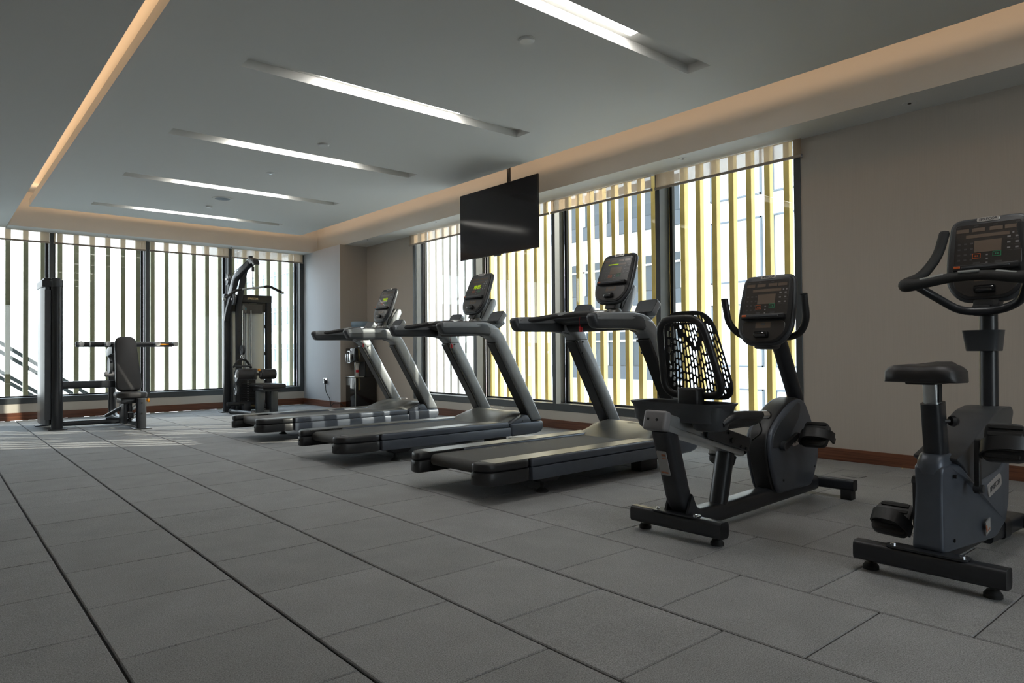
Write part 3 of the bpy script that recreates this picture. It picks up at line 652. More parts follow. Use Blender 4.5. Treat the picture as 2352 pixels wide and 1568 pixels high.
path = fil([(-.145, mv, .52), (-.03, mv, .17), (.055, mv, .078), (.30, mv, .075), (1.30, mv, .090)], .14, 8)
fr = obj('main_frame', tube(N(), path, 1, sq=rrect(.10, .088, .028, 4), up=(0, 0, 1)), M['steel'], t, 40)
stk = frame3((-.152, mv+.006, .40), (0, -1, 0), (-.30, 0, .954), (-.954, 0, -.30))
w_ = obj('warning_label', prism(N(), rrect(.052, .120, .004), 'z', -.003, .0035, m=Matrix.Translation((.012, 0, -.04)) @ stk), M['sticker'], fr)
stuff(obj('label_print', bx(bx(bx(N(), (.0, .022, .003), (.020, .027, .0042), m=Matrix.Translation((.012, 0, -.04)) @ stk), (.0, .036, .003), (.020, .046, .0042), m=Matrix.Translation((.012, 0, -.04)) @ stk), (-.020, -.050, .003), (.018, -.042, .0042), m=Matrix.Translation((.012, 0, -.04)) @ stk), M['stickero'], w_))
obj('seat_post', cyl(N(), (.295, mv, .09), (.372, mv, .36), .046, 18), M['steel'], t)
ra = R_(-15.7); rm = frame3((.14, mv, .475), (math.cos(ra), 0, math.sin(ra)), (0, 1, 0), (-math.sin(ra), 0, math.cos(ra)))
rm2 = Matrix.Translation((.14, mv, .463)) @ Matrix.Rotation(-ra, 4, 'Y')
sr = obj('seat_rail', bx(bx(N(), (-.335, -.058, -.040), (.335, .058, -.010), .005, 2, m=rm2), (-.33, -.048, -.012), (.335, .048, .042), .006, 2, m=rm2), M['alu'], t)
obj('rail_end_cap', bx(N(), (-.375, -.062, -.044), (-.325, .062, .048), .014, 3, m=rm2), M['grey'], sr)
for v in (-.018, .030): obj('cap_screw', cyl(N(), rm2 @ Vector((-.374, v, .004)), rm2 @ Vector((-.378, v, .004)), .006), M['hole'], sr)
obj('rail_stop', cyl(N(), rm2 @ Vector((-.06, -.046, .01)), rm2 @ Vector((-.06, -.062, .01)), .012), M['chrome'], sr)
cg = obj('seat_carriage', bx(bx(N(), (-.045, -.078, -.012), (.345, -.060, .062), .004, 1, m=rm2), (-.045, .060, -.012), (.345, .078, .062), .004, 1, m=rm2), M['steel'], t)
for uu, zz, r in ((.00, .035, .007), (.13, .045, .006), (.17, .014, .013), (.26, .0, .008), (.31, -.0, .008)): obj('bolt', cyl(N(), rm2 @ Vector((uu, -.078, zz)), rm2 @ Vector((uu, -.085, zz)), r), M['black'], cg)
# seat, tray
obj('seat_frame', bx(N(), (.08, -.17, .50), (.40, .12, .535), .01), M['steel'], t)
rings = []
for k, (u, hw, zc, hh) in enumerate(((.085, .12, .555, .012), (.10, .185, .555, .028), (.20, .205, .552, .034), (.34, .205, .546, .033), (.44, .17, .545, .028), (.462, .11, .545, .012))):
    rings.append([Vector((u, mv+a, zc+b)) for a, b in fil2([(-hw, -hh), (hw, -hh), (hw, hh), (0, hh*.75), (-hw, hh)], .03, 4)])
obj('seat_pad', loft(N(), rings), M['pad'], t, 50)
tr = N()
rim = fil2([(-.095, .225), (-.10, -.02), (-.09, -.215), (-.03, -.272), (.10, -.272), (.12, -.21), (.12, .17), (.10, .23), (.0, .245)], .045, 5)
def off(pl, k, c=(.01, -.015)): return [(c[0]+(x-c[0])*k, c[1]+(y-c[1])*k) for x, y in pl]
loft(tr, [[Vector((x, y, z)) for x, y in off(rim, k)] for k, z in ((.80, .545), (.90, .548), (.925, .60), (.95, .618), (1.0, .632), (1.0, .636), (.93, .632), (.88, .60), (.86, .56), (.5, .556))])
ty = obj('bottle_tray', tr, M['dk'], t, 45)
for a, c, zb in (((-.06, -.25), (.09, -.088), .508), ((-.065, .095), (.08, .218), .505)):
    pr_ = [fil2([(a[0]+e, a[1]+e), (c[0]-e, a[1]+e), (c[0]-e, c[1]-e), (a[0]+e, c[1]-e)], .05, 4) for e in (.022, .012, .0, -.004)]
    obj('tray_pocket', loft(N(), [[Vector((x, y, z)) for x, y in p] for p, z in zip(pr_, (zb, zb+.008, .56, .618))]), M['dk'], ty, 45)
for s in (-1, 1):
    gp = fil([(-.0, mv+s*.21, .545), (.06, mv+s*.235, .578), (.14, mv+s*.235, .580), (.31, mv+s*.235, .568)], .05, 4)
    h = obj('side_grip', tube(N(), gp, .019, 12), M['black'], t)
    obj('pulse_contact', tube(N(), [(.30, mv+s*.235, .5686), (.362, mv+s*.235, .5644)], .0195, 14), M['chrome'], h); obj('grip_plug', tube(N(), [(.36, mv+s*.235, .5645), (.372, mv+s*.235, .5637)], .021, 14), M['black'], h)
# backrest: hoop frame, slotted shell
def hoop(z0, z1, w0, w1, r): return fil2([(-w0, z0), (w0, z0), (w1, z1), (-w1, z1)], r, 7)
bt = lambda z: .095 - (z-.66)*.32          # recline
hp = [(bt(z), mv+x-.005, z) for x, z in hoop(.662, 1.030, .168, .118, .080)]
bk = obj('backrest_frame', tube(N(), hp, .0175, 12, up=(1, 0, 0), closed=True), M['black'], t, 60)
cu = bpy.data.curves.new('shell', 'CURVE'); cu.dimensions = '2D'; cu.fill_mode = 'BOTH'; cu.extrude = .004
def spl(pts):
    sp = cu.splines.new('POLY'); sp.points.add(len(pts)-1); sp.use_cyclic_u = True
    for p, q in zip(sp.points, pts): p.co = (q[0], q[1], 0, 1)
H = .428; ol = hoop(0, H, .198, .132, .095); spl(ol)
def hwz(z): return .198-.066*z/H
rng = random.Random(4); NC = 9; hwd = .0075
def open_at(f0, z):
    x = abs(f0)*(hwz(z)-.004)
    if .24 < z < .365 and abs(x-.002-(z-.24)*.66) < .0135: return False        # the two arms of the Y rib
    if .367 < z < .374: return False
    ed = min(z, H-z)
    return not (ed < .09 and x > hwz(z)-.016-(.09-ed)*.72) and x < hwz(z)-.011 and .020 < z < H-.018
for i in range(-NC, NC+1):
    f0 = i/(NC+.9); zs = [k*.002 for k in range(int(H/.002))]; run = []
    for zz in zs+[9]:
        if zz < 9 and open_at(f0, zz): run.append(zz); continue
        if len(run) > 7:
            z, ze = run[0], run[-1]
            if i % 2 and ze-z > .06: z += .0
            first = True
            while ze-z > .016:
                ln = rng.choice((.022, .033, .046)) * (.6 if first and i % 2 else 1); first = False
                zt = min(z+ln, ze)
                if ze-zt < .022: zt = ze
                xa, xb = f0*(hwz(z)-.004), f0*(hwz(zt)-.004); pts = []
                for k in range(7): a = PI*k/6; pts.append((xb+hwd*math.cos(a), zt-hwd+hwd*math.sin(a)))
                for k in range(7): a = PI+PI*k/6; pts.append((xa+hwd*math.cos(a), z+hwd+hwd*math.sin(a)))
                if zt-z > .0155: spl(pts)
                z = zt+.007
        run = []
co = bpy.data.objects.new('shell', cu); C.objects.link(co)
me = bpy.data.meshes.new_from_object(co.evaluated_get(bpy.context.evaluated_depsgraph_get())); bpy.data.objects.remove(co)
for v in me.vertices:
    x, z, d = v.co.x, v.co.y, v.co.z
    bend = .032*abs(x/.2)**2.2
    v.co = (bt(z+.64)+.092-bend*1.0+.018*math.sin(z/H*PI)-.01 + d, mv-x, z+.640)
bs = obj('backrest_shell', me, M['black'], t, 40)
obj('backrest_bracket', bx(N(), (.03, mv-.062, .60), (.105, mv+.052, .70), .016, 3), M['black'], t)
# drive housing
out = [(.767, .093), (.705, .25), (.684, .36), (.700, .43), (.78, .505), (.93, .585), (1.03, .608), (1.10, .588), (1.19, .46), (1.268, .295), (1.25, .22), (1.20, .135), (1.166, .091)]
outb = fil2(out, .05, 3)
hs = obj('drive_housing', prism(N(), [(.975+(x-.975)*1.012, .35+(z-.35)*1.012) for x, z in outb], 'y', mv-.052, mv+.052, .014, 3), M['black'], t, 45)
for s in (-1, 1):
    sc_ = obj('side_cover', prism(N(), [(.985+(x-.985)*.985, .35+(z-.35)*.985) for x, z in outb], 'y', mv+s*.045, mv+s*.074, .018, 3), M['blue'], t, 45)
    inl = fil2([(.80, .350), (.712, .35), (.722, .42), (.80, .488), (1.01, .585), (1.035, .57), (1.02, .50), (.93, .42), (.87, .36)], .02, 3)
    obj('cover_inlay', prism(N(), inl, 'y', mv+s*.072, mv+s*.077, .003, 1), M['dk'], sc_)
    for u, z in ((1.015, .535), (.83, .165), (1.20, .20)): obj('screw', cyl(N(), (u, mv+s*.074, z), (u, mv+s*.0765, z), .006), M['hole'], sc_)
m_ = frame3((1.01, mv-.0745, .372), (1, 0, .12), (-.12, 0, 1), (0, -1, 0))
bd = obj('badge', prism(N(), rrect(.16, .050, .018), 'z', -.002, .0025, m=m_), M['badge'], t); stuff(obj('lettering', logo(N(), .028, m_ @ Matrix.Translation((0, 0, .003))), M['badgetext'], bd))
ax = (.812, .355)
for s, (pu, pz) in ((-1, (.955, .405)), (1, (.669, .305))):
    ck = obj('crank_arm', prism(N(), fil2([(ax[0]-.018, ax[1]-.018), (ax[0]+.012, ax[1]-.018), (pu+.012, pz-.010), (pu+.008, pz+.014), (pu-.01, pz+.012), (ax[0]-.016, ax[1]+.016)], .012, 3), 'y', mv+s*.085, mv+s*.105, .004, 1), M['black'], t)
    obj('axle_cap', lathe(N(), [(.026, -.012), (.026, .012), (0, .012)], (ax[0], mv+s*.092, ax[1]), 16, axis='y'), M['dk'], ck)
    pedal('pedal', t, (pu+(.03 if s < 0 else -.02), mv+s*.108, pz), None, s, R_(-58))
obj('console_mast', tube(N(), fil([(1.135, mv, .59), (.94, mv, .93), (.865, mv, 1.02)], .1, 4), .044, 18), M['steel'], t)
con = console(t, frame3((.748, mv, .905), (0, -1, 0), (.235, 0, .972), (-.972, 0, .235)), .325, .405, 'bike')
obj('console_mount', prism(N(), [(.755, .885), (.85, .88), (.93, .97), (.86, 1.06), (.79, 1.0)], 'y', mv-.055, mv+.055, .014, 2), M['black'], t)
hb = fil([(.765, mv+.233, 1.170), (.80, mv+.230, 1.03), (.835, mv+.17, .955), (.855, mv+.06, .945), (.855, mv-.06, .945), (.835, mv-.17, .955), (.80, mv-.230, 1.03), (.765, mv-.233, 1.170)], .07, 6)
hbo = obj('handlebar', tube(N(), hb, .019, 12), M['black'], t)
for s in (-1, 1): obj('grip_plug', lathe(N(), [(.0195, 0), (.018, .006), (0, .007)], (.7645, mv+s*.233, 1.169), 12), M['rubber'], hbo)
fs = stab(t, 1.375, .21, -.255, .085, .06, .065); obj('front_foot', bx(N(), (1.345, -.245, 0), (1.405, -.18, .06), .006), M['rubber'], t); obj('front_foot', bx(N(), (1.345, .13, 0), (1.405, .195, .06), .006), M['rubber'], t)
obj('cable', tube(N(), fil([(.42, mv-.16, .53), (.45, mv-.165, .47), (.46, mv-.10, .42)], .03, 4), .004, 6), M['rubber'], t)

# ------------------------------------------------------------------ upright bike
t = thing('upright_bike', 'upright exercise bike with a black saddle in front of the bare brown wall', 'exercise bike', (2.9058, .9788, 0), R_(-1.0))
mv = -.012
stab(t, -.052, .245, -.27, .080)
leveler(t, -.02, .205); leveler(t, -.03, -.215)
pl = obj('mount_plate', prism(N(), fil2([(-.085, .13), (-.085, -.155), (-.02, -.155), (-.02, .13)], .03, 4), 'z', .1165, .124), M['steel'], t)
for v in (.105, -.13): obj('bolt', lathe(N(), [(.010, 0), (.010, .006), (0, .008)], (-.055, v, .124), 10), M['chrome'], pl)
lowp = fil2([(-.050, .118), (.43, .105), (.555, .150), (.600, .225), (.615, .355), (.618, .415), (.48, .372), (.23, .350), (.185, .362), (.09, .440), (.03, .446), (-.030, .435), (-.028, .35)], .025, 4)
rings = []
g = N()
lw = prism(N(), lowp, 'y', mv-.092, mv+.092, 0)
for v in lw.verts:                                  # narrow waist towards the rear
    k = min(1, max(0, (v.co.x+.05)/.26)); k = k*k*(3-2*k)
    flare = .010*max(0, (.22-v.co.z)/.12) + .004*max(0, (v.co.z-.38)/.08)*(1-k)
    v.co.y = mv + (v.co.y-mv)/.092*(.047+.042*k+flare*(1-k))
bev(lw, .016, 3, 40)
lb = obj('lower_shell', lw, M['blue'], t, 50)
for u, z in ((.055, .395), (.045, .155)): obj('screw', cyl(N(), (u, mv-.060, z), (u, mv-.0685 if z > .3 else mv-.0635, z), .007), M['hole'], lb)
sg = lambda x, e: math.copysign(abs(x)**e, x)
obj('neck_collar', loft(N(), [[Vector((.052+a_*sg(math.cos(2*PI*i/28), .7), mv+b_*sg(math.sin(2*PI*i/28), .7), z)) for i in range(28)] for a_, b_, z in ((.084, .050, .405), (.087, .0545, .43), (.082, .0525, .450), (.066, .047, .472), (.056, .044, .478))]), M['blue'], lb, 60)
up_ = fil2([(.03, .462), (.10, .43), (.185, .352), (.23, .340), (.48, .362), (.622, .405), (.640, .46), (.690, .540), (.725, .60), (.70, .625), (.60, .625), (.50, .612), (.30, .545), (.14, .490)], .025, 4)
obj('upper_shell', prism(N(), up_, 'y', mv-.078, mv+.078, .026, 4, ang=40), M['dk'], t, 50)
obj('base_tray', bx(N(), (-.03, mv-.055, .085), (.60, mv+.055, .120), .008), M['black'], t)
sp_ = obj('seat_tube', tube(N(), [(.060, mv, .455), (.030, mv, .672)], 1, sq=rrect(.072, .098, .034, 5), up=(1, 0, 0)), M['steel'], t)
obj('tube_collar', tube(N(), [(.062, mv, .452), (.060, mv, .468)], 1, sq=rrect(.090, .115, .040, 5), up=(1, 0, 0)), M['black'], sp_)
pst = obj('seat_post', tube(N(), [(.034, mv, .655), (.020, mv, .765)], 1, sq=rrect(.056, .066, .026, 5), up=(1, 0, 0)), M['alu'], t)
obj('post_slot', bx(N(), (.006, mv-.0295, .675), (.040, mv-.027, .748)), M['hole'], pst)
kn = obj('adjust_knob', lathe(N(), [(.008, 0), (.008, .022), (.018, .026), (.022, .038), (.016, .052), (0, .055)], (.05, mv-.030, .602), 18, axis='y', m=Matrix.Translation((.05, mv-.03, .602)) @ Matrix.Rotation(PI, 4, 'X') @ Matrix.Rotation(R_(-55), 4, 'Z') @ Matrix.Translation((-.05, -mv+.03, -.602))), M['black'], t)
rings = []
for u, hw, zt, zb in ((-.150, .07, .800, .770), (-.142, .108, .816, .760), (-.11, .126, .825, .755), (-.03, .129, .826, .754), (.03, .114, .825, .755), (.08, .082, .826, .758), (.13, .050, .830, .763), (.155, .028, .820, .775)):
    r = []
    for k in range(24):
        a = 2*PI*k/24; x = math.cos(a); y = math.sin(a)
        sx2 = math.copysign(abs(x)**.42, x); zz = (zt-0.010*(1-min(1, abs(sx2)))*(1 if u < .05 else .2) - .010*abs(sx2)**6) if y >= 0 else zb
        r.append(Vector((u, mv-.008+hw*sx2*(1 if y < 0.35 else .98-.10*(y-.35)), zb + (zz-zb)*abs(y)**.34 if y > 0 else zb-.002*abs(y))))
    rings.append(r)
sd_ = obj('saddle', loft(N(), rings), M['pad'], t, 60)
obj('saddle_base', bx(N(), (-.10, mv-.05, .745), (.10, mv+.05, .760), .006), M['black'], sd_)
obj('console_mast', cyl(N(), (.675, mv, .58), (.69, mv, 1.13), .036, 20), M['steel'], t)
cupr = fil2([(.50, mv-.085), (.62, mv-.085), (.70, mv-.045), (.70, mv+.035), (.62, mv+.050), (.50, mv+.058)], .045, 5)
def offc(k): return [(.60+(x-.60)*k, mv-.018+(y-mv+.018)*k) for x, y in cupr]
obj('cup_holder', loft(N(), [[Vector((x, y, z)) for x, y in offc(k)] for k, z in ((.80, .866), (.86, .868), (1.0, .954), (1.02, .956), (.96, .956), (.82, .882), (.3, .880))]), M['dk'], t, 45)
m_ = frame3((.405, mv-.0898, .322), (1, 0, .20), (-.20, 0, 1), (0, -1, 0))
bd = obj('badge', prism(N(), rrect(.165, .052, .018), 'z', -.003, .003, m=m_), M['badge'], t); stuff(obj('lettering', logo(N(), .029, m_ @ Matrix.Translation((0, 0, .0036))), M['badgetext'], bd))
m_ = frame3((.325, mv-.0876, .165), (1, 0, .26), (-.26, 0, 1), (0, -1, 0))
st_ = obj('warning_label', prism(N(), [(-.028, -.024), (.024, -.024), (.036, .024), (-.016, .024)], 'z', -.003, .0015, m=m_), M['sticker'], t); stuff(obj('label_print', bx(bx(N(), (-.022, -.014, .001), (-.008, .014, .0022), m=m_), (.0, -.016, .001), (.020, -.010, .0022), m=m_), M['stickero'], st_))
ax = (.150, .345)
for s, (pu, pz) in ((-1, (.152, .520)), (1, (.148, .170))):
    ck = obj('crank_arm', prism(N(), fil2([(ax[0]-.014, ax[1]+s*.02), (ax[0]+.014, ax[1]+s*.02), (pu+.009, pz-s*.012), (pu-.009, pz-s*.012)], .008, 3), 'y', mv+s*.100, mv+s*.118, .004, 1), M['black'], t)
    obj('axle_cap', lathe(N(), [(.016, -.02), (.016, .012), (0, .012)], (ax[0], mv+s*.108, ax[1]), 16, axis='y'), M['dk'], ck)
    pedal('pedal', t, (pu+.0, mv+s*.125, pz), None, s, R_(-68 if s < 0 else -50))
# handlebars
hb = fil([(.625, mv+.148, 1.40), (.605, mv+.168, 1.30), (.545, mv+.215, 1.205), (.435, mv+.255, 1.160), (.415, mv+.20, 1.160), (.445, mv+.05, 1.185), (.445, mv-.05, 1.185), (.415, mv-.20, 1.160), (.435, mv-.255, 1.160), (.545, mv-.215, 1.205), (.605, mv-.168, 1.30), (.625, mv-.148, 1.40)], .075, 7)
cr = lambda p: .0215 + .0075*math.exp(-(min((p-Vector((.45, mv+.24, 1.165))).length, (p-Vector((.45, mv-.24, 1.165))).length)/.07)**2)
h = obj('handlebar', tube(N(), hb, [cr(p) for p in hb], 14), M['rubber'], t, 60)
obj('grip_plug', lathe(N(), [(.0215, 0), (.017, .012), (0, .016)], (.6255, mv+.1475, 1.399), 14), M['rubber'], h); obj('grip_plug', lathe(N(), [(.0215, 0), (.017, .012), (0, .016)], (.6255, mv-.1475, 1.399), 14), M['rubber'], h)
for a, b in (((.408, mv+.175, 1.180), (.427, mv+.090, 1.196)), ((.428, mv+.033, 1.2015), (.428, mv-.045, 1.2015)), ((.427, mv-.105, 1.195), (.408, mv-.180, 1.179))): obj('pulse_contact', tube(N(), [a, b], .0065, 10), M['alu'], h)
yk = fil([(.45, mv+.20, 1.155), (.50, mv+.165, 1.120), (.57, mv+.07, 1.040), (.60, mv-.07, 1.040), (.57, mv-.155, 1.075), (.47, mv-.20, 1.155)], .05, 6)
obj('handlebar_yoke', tube(N(), yk, .018, 12), M['steel'], t, 60)
obj('yoke_clamp', box(N(), (.645, mv, 1.045), (.11, .075, .05), .012), M['black'], t)
console(t, frame3((.650, mv, 1.085), (0, -1, 0), (.17, 0, .985), (-.985, 0, .17)), .325, .392, 'bike')
obj('console_mount', prism(N(), [(.64, 1.06), (.72, 1.06), (.79, 1.20), (.72, 1.25)], 'y', mv-.05, mv+.05, .012, 2), M['black'], t)
obj('front_beam', tube(N(), [(.55, mv, .082), (.98, mv, .072)], 1, sq=rrect(.085, .075, .02, 4)), M['steel'], t)
obj('beam_sleeve', tube(N(), [(.70, mv, .080), (.78, mv, .078)], 1, sq=rrect(.097, .087, .024, 4)), M['black'], t)
stab(t, 1.0, .245, -.27, .072, .06, .065)
for v in (-.24, .20): obj('front_foot', bx(N(), (.975, v, 0), (1.03, v+.05, .05), .006), M['rubber'], t)

# ------------------------------------------------------------------ press machine
t = thing('multi_press_machine', 'black multi press machine with inclined bench and tall weight tower', 'weight machine', (1.9, 9.9, 0)); B0 = Vector((1.9, 9.9, 0))
TM = Matrix.Translation(-B0)
def W(a, c, b=.006, seg=2): return bx(N(), a, c, b, seg, m=TM)
tw = obj('weight_tower', tube(N(), [(1.180, 9.715, .0), (1.180, 9.715, 1.70)], .060, 24, m=TM), M['steel'], t)
obj('base_plate', W((1.09, 9.64, 0), (1.28, 9.79, .012), .004), M['steel'], tw)
shp = fil2([(1.115, 9.735), (1.070, 9.745), (1.040, 9.95), (1.042, 10.25), (1.075, 10.41), (1.115, 10.41), (1.135, 10.0)], .03, 4)
obj('tower_shroud', prism(N(), shp, 'z', .055, 1.695, .006, 1, m=TM), M['shroud'], t)
obj('stack_window', W((1.06, 9.728, .12), (1.128, 9.742, 1.66), .002, 1), M['dk'], t)
obj('rear_column', tube(N(), [(1.16, 10.40, 0), (1.16, 10.40, 1.70)], .05, 18, m=TM), M['steel'], t)
obj('tower_side', W((1.13, 9.76, .05), (1.20, 10.38, 1.69), .01), M['steel'], t)
cp = fil2([(1.035, 9.735), (1.115, 9.715), (1.125, 9.665), (1.18, 9.645), (1.236, 9.665), (1.245, 9.72), (1.225, 10.30), (1.19, 10.44), (1.075, 10.44), (1.032, 10.25)], .025, 4)
obj('tower_cap', prism(prism(N(), cp, 'z', 1.69, 1.775, .008, 2, m=TM), [(1.14+(x-1.14)*.8, 10.05+(y-10.05)*.9) for x, y in cp], 'z', 1.775, 1.80, .010, 2, m=TM), M['dk'], t)
obj('tower_foot', W((1.03, 10.33, 0), (1.22, 10.47, .012), .004), M['steel'], t)
obj('floor_beam', tube(N(), [(1.22, 9.86, .055), (1.93, 9.80, .055)], 1, sq=rrect(.06, .06, .014, 3), m=TM), M['steel'], t)
obj('link_beam', tube(N(), [(1.22, 9.88, .520), (1.90, 9.88, .517)], 1, sq=rrect(.06, .092, .016, 3), m=TM), M['steel'], t)
obj('spine_tube', tube(N(), fil([(1.955, 9.15, .055), (1.945, 9.80, .055), (1.90, 10.20, .055), (1.875, 10.38, .10), (1.872, 10.40, .98)], .13, 6), 1, sq=rrect(.065, .085, .02, 3), up=(1, 0, 0), m=TM), M['steel'], t)
fp = obj('front_post', W((1.90, 9.07, .0), (2.0, 9.16, .365), .012, 3), M['steel'], t)
obj('base_plate', W((1.86, 9.03, 0), (2.05, 9.20, .012), .004), M['steel'], fp)
for z in (.31, .185): obj('bolt', cyl(N(), TM @ Vector((1.95, 9.07, z)), TM @ Vector((1.95, 9.062, z)), .010), M['hole'], fp)
obj('base_plate', W((1.76, 10.34, 0), (1.96, 10.50, .012), .004), M['steel'], t)
obj('adjust_knob', lathe(N(), [(.010, 0), (.012, .02), (.026, .025), (.026, .045), (.01, .05)], (0, 0, 0), 14, axis='x', m=TM @ Matrix.Translation((1.998, 9.13, .335))), M['amber'], t)
# back pad: tapered, leaning away from the camera
bm_ = frame3((1.895, 9.515, .425), (1, 0, 0), (0, .30, .954), (0, -.954, .30))
obj('back_pad', prism(N(), fil2([(-.145, 0), (.150, 0), (.112, .70), (-.118, .70)], .085, 7), 'z', 0, .065, .018, 3, m=TM @ bm_), M['pad'], t, 50)
obj('back_board', prism(N(), fil2([(-.13, .02), (.135, .02), (.082, .69), (-.082, .69)], .07, 6), 'z', -.03, 0.002, .004, 1, m=TM @ bm_), M['black'], t)
obj('back_bracket', bx(N(), (-.03, .10, -.24), (.03, .16, -.03), .006, m=TM @ bm_), M['steel'], t); obj('back_bracket', bx(N(), (-.03, .50, -.28), (.03, .56, -.03), .006, m=TM @ bm_), M['steel'], t)
obj('seat_pad', prism(N(), fil2([(1.725, 9.52), (1.715, 9.24), (1.80, 9.15), (1.98, 9.15), (2.055, 9.24), (2.045, 9.52)], .07, 5), 'z', .365, .432, .020, 3, m=TM), M['pad'], t, 50)
obj('seat_bracket', W((1.76, 9.20, .30), (2.0, 9.48, .365), .008), M['steel'], t)
mech = obj('seat_linkage', W((1.79, 9.22, .06), (1.83, 9.50, .33), .006), M['steel'], t)
for a, c in (((1.84, 9.25, .20), (1.885, 9.32, .30)), ((1.845, 9.24, .12), (1.90, 9.31, .19)), ((1.85, 9.26, .07), (1.88, 9.30, .12))): obj('adjust_block', W(a, c, .006), M['black'], mech)
for p, q in (((1.70, 9.75, .13), (1.82, 9.35, .27)), ((1.86, 9.30, .10), (1.99, 9.42, .17)), ((1.87, 9.28, .22), (2.0, 9.40, .28)), ((1.70, 9.70, .10), (1.84, 9.45, .10))): obj('linkage_rod', cyl(N(), TM @ Vector(p), TM @ Vector(q), .022), M['dk'], mech)
bar = obj('press_arm', tube(N(), [(1.42, 10.02, 1.015), (2.52, 10.02, 1.015)], .034, 16, m=TM), M['steel'], t)
for x in (1.445, 1.73, 2.30, 2.52):
    h = obj('grip', tube(N(), [(x, 10.01, 1.017), (x, 9.84, 1.020)], .0265, 14, m=TM), M['rubber'], bar)
    obj('grip_cap', lathe(N(), [(.030, .0), (.032, -.010), (.026, -.022), (0, -.024)], (0, 0, 0), 18, axis='y', m=TM @ Matrix.Translation((x, 9.84, 1.02))), M['badge'], h)
obj('arm_plug', lathe(N(), [(.034, 0), (.030, -.010), (.014, -.012), (.013, -.004), (0, -.004)], (0, 0, 0), 18, axis='x', m=TM @ Matrix.Translation((1.42, 10.02, 1.015))), M['dk'], bar)
obj('amber_tag', W((2.35, 9.982, 1.007), (2.47, 9.99, 1.025), .003), M['amber'], bar)
for x in (1.56, ): obj('arm_ring', tube(N(), [(x-.008, 10.02, 1.015), (x+.008, 10.02, 1.015)], .0355, 16, m=TM), M['alu'], bar)
obj('arm_pivot', prism(N(), [(9.98, .90), (10.36, .86), (10.40, .94), (10.06, 1.03), (9.98, 1.01)], 'x', 1.80, 1.84, .008, m=TM), M['steel'], t)
pv = obj('pulley', lathe(N(), [(.0, -.012), (.095, -.012), (.105, -.016), (.105, .016), (.095, .012), (0, .012)], (0, 0, 0), 26, axis='x', m=TM @ Matrix.Translation((1.79, 10.05, .745))), M['dk'], t)
obj('bump_stop', lathe(N(), [(.0, 0), (.028, .0), (.034, .012), (.034, .11), (0, .11)], (0, 0, 0), 16, axis='x', m=TM @ Matrix.Translation((1.755, 10.2, .632))), M['grey'], t)

# ------------------------------------------------------------------ pulldown machine
t = thing('pulldown_row_machine', 'black lat pulldown and seated row machine in the far corner', 'weight machine', (3.8, 10.6, 0)); B0 = Vector((3.8, 10.6, 0)); TM = Matrix.Translation(-B0)
lp = obj('left_post', W((3.425, 10.715, 0), (3.515, 10.80, 1.79), .014, 3), M['steel'], t)
obj('base_plate', W((3.37, 10.66, 0), (3.53, 10.84, .012), .004), M['steel'], lp)
rp_ = obj('right_post', W((4.065, 10.715, 0), (4.15, 10.80, 1.70), .014, 3), M['steel'], t)
obj('base_plate', W((4.03, 10.66, 0), (4.19, 10.84, .012), .004), M['steel'], rp_)
hdr = obj('header_beam', W((3.515, 10.71, 1.672), (4.15, 10.80, 1.790), .012, 3), M['steel'], t)
mm = frame3((3.85, 10.7085, 1.732), (1, 0, 0), (0, 0, 1), (0, -1, 0))
stuff(obj('lettering', logo(N(), .040, TM @ mm), M['gold2'], hdr))
hp_ = obj('header_panel', W((3.515, 10.745, 1.53), (4.066, 10.765, 1.675), .002, 1), M['black'], t)
stuff(obj('lettering', text(N(), 'PULLDOWN / SEATED ROW', .019, TM @ frame3((3.80, 10.7445, 1.662), (1, 0, 0), (0, 0, 1), (0, -1, 0))), M['ink'], hp_))
ps = obj('instruction_card', W((3.60, 10.728, 1.505), (4.005, 10.742, 1.648), .002, 1), M['poster'], t)
fg = N()
for x, k in ((3.672, .95), (3.715, 1.0), (3.745, .74)):
    y = 10.7275; z = 1.512
    def q(a, c): bx(fg, (x+a[0], y-.0015, z+a[1]*k), (x+c[0], y, z+c[1]*k), m=TM)
    lathe(fg, [(0, -.0015), (.008, -.0015), (.008, 0), (0, 0)], (0, 0, 0), 12, m=TM @ Matrix.Translation((x, y, z+.122*k)), axis='y')
    q((-.013, .065), (.013, .112)); q((-.019, .05), (-.014, .108)); q((.014, .05), (.019, .108)); q((-.012, 0), (-.002, .066)); q((.002, 0), (.012, .066))
stuff(obj('figure_diagram', fg, M['skin'], ps))
stuff(obj('figure_highlight', bx(N(), (3.738, 10.7255, 1.562), (3.757, 10.726, 1.592), m=TM), M['cyan'], ps))
tl = N()
for k in range(6): bx(tl, (3.80, 10.7265, 1.535+.017*k), (3.90, 10.728, 1.538+.017*k), m=TM)
for z in (1.535, 1.605): bx(tl, (3.945, 10.7265, z), (3.957, 10.728, z+.026), m=TM)
stuff(obj('small_print', tl, M['inkd'], ps))
for i, (a, c, mt_) in enumerate(((3.52, 3.575, 'shroud'), (3.62, 3.70, 'clearsh'), (3.70, 3.745, 'shroud'), (3.755, 3.80, 'clearsh'), (3.815, 4.06, 'clearsh'))):
    obj('stack_shroud', prism(N(), fil2([(a, 10.80), (a+.01, 10.775), (c-.01, 10.772), (c, 10.80)], .01, 2), 'z', .10, 1.535, m=TM), M[mt_], t)
obj('back_sheet', W((3.515, 10.802, .10), (4.066, 10.808, 1.535), .001, 1), M['clearsh'], t)
for z in (1.28, .86, .42):
    obj('shroud_clip', W((4.045, 10.75, z), (4.068, 10.78, z+.05), .003), M['black'], t); obj('shroud_clip', W((3.512, 10.75, z), (3.53, 10.78, z+.05), .003), M['black'], t)
for k in range(13): obj('weight_plate', W((3.62, 10.60, .13+.027*k), (3.85, 10.73, .155+.027*k), .002, 1), M['plate'], t)
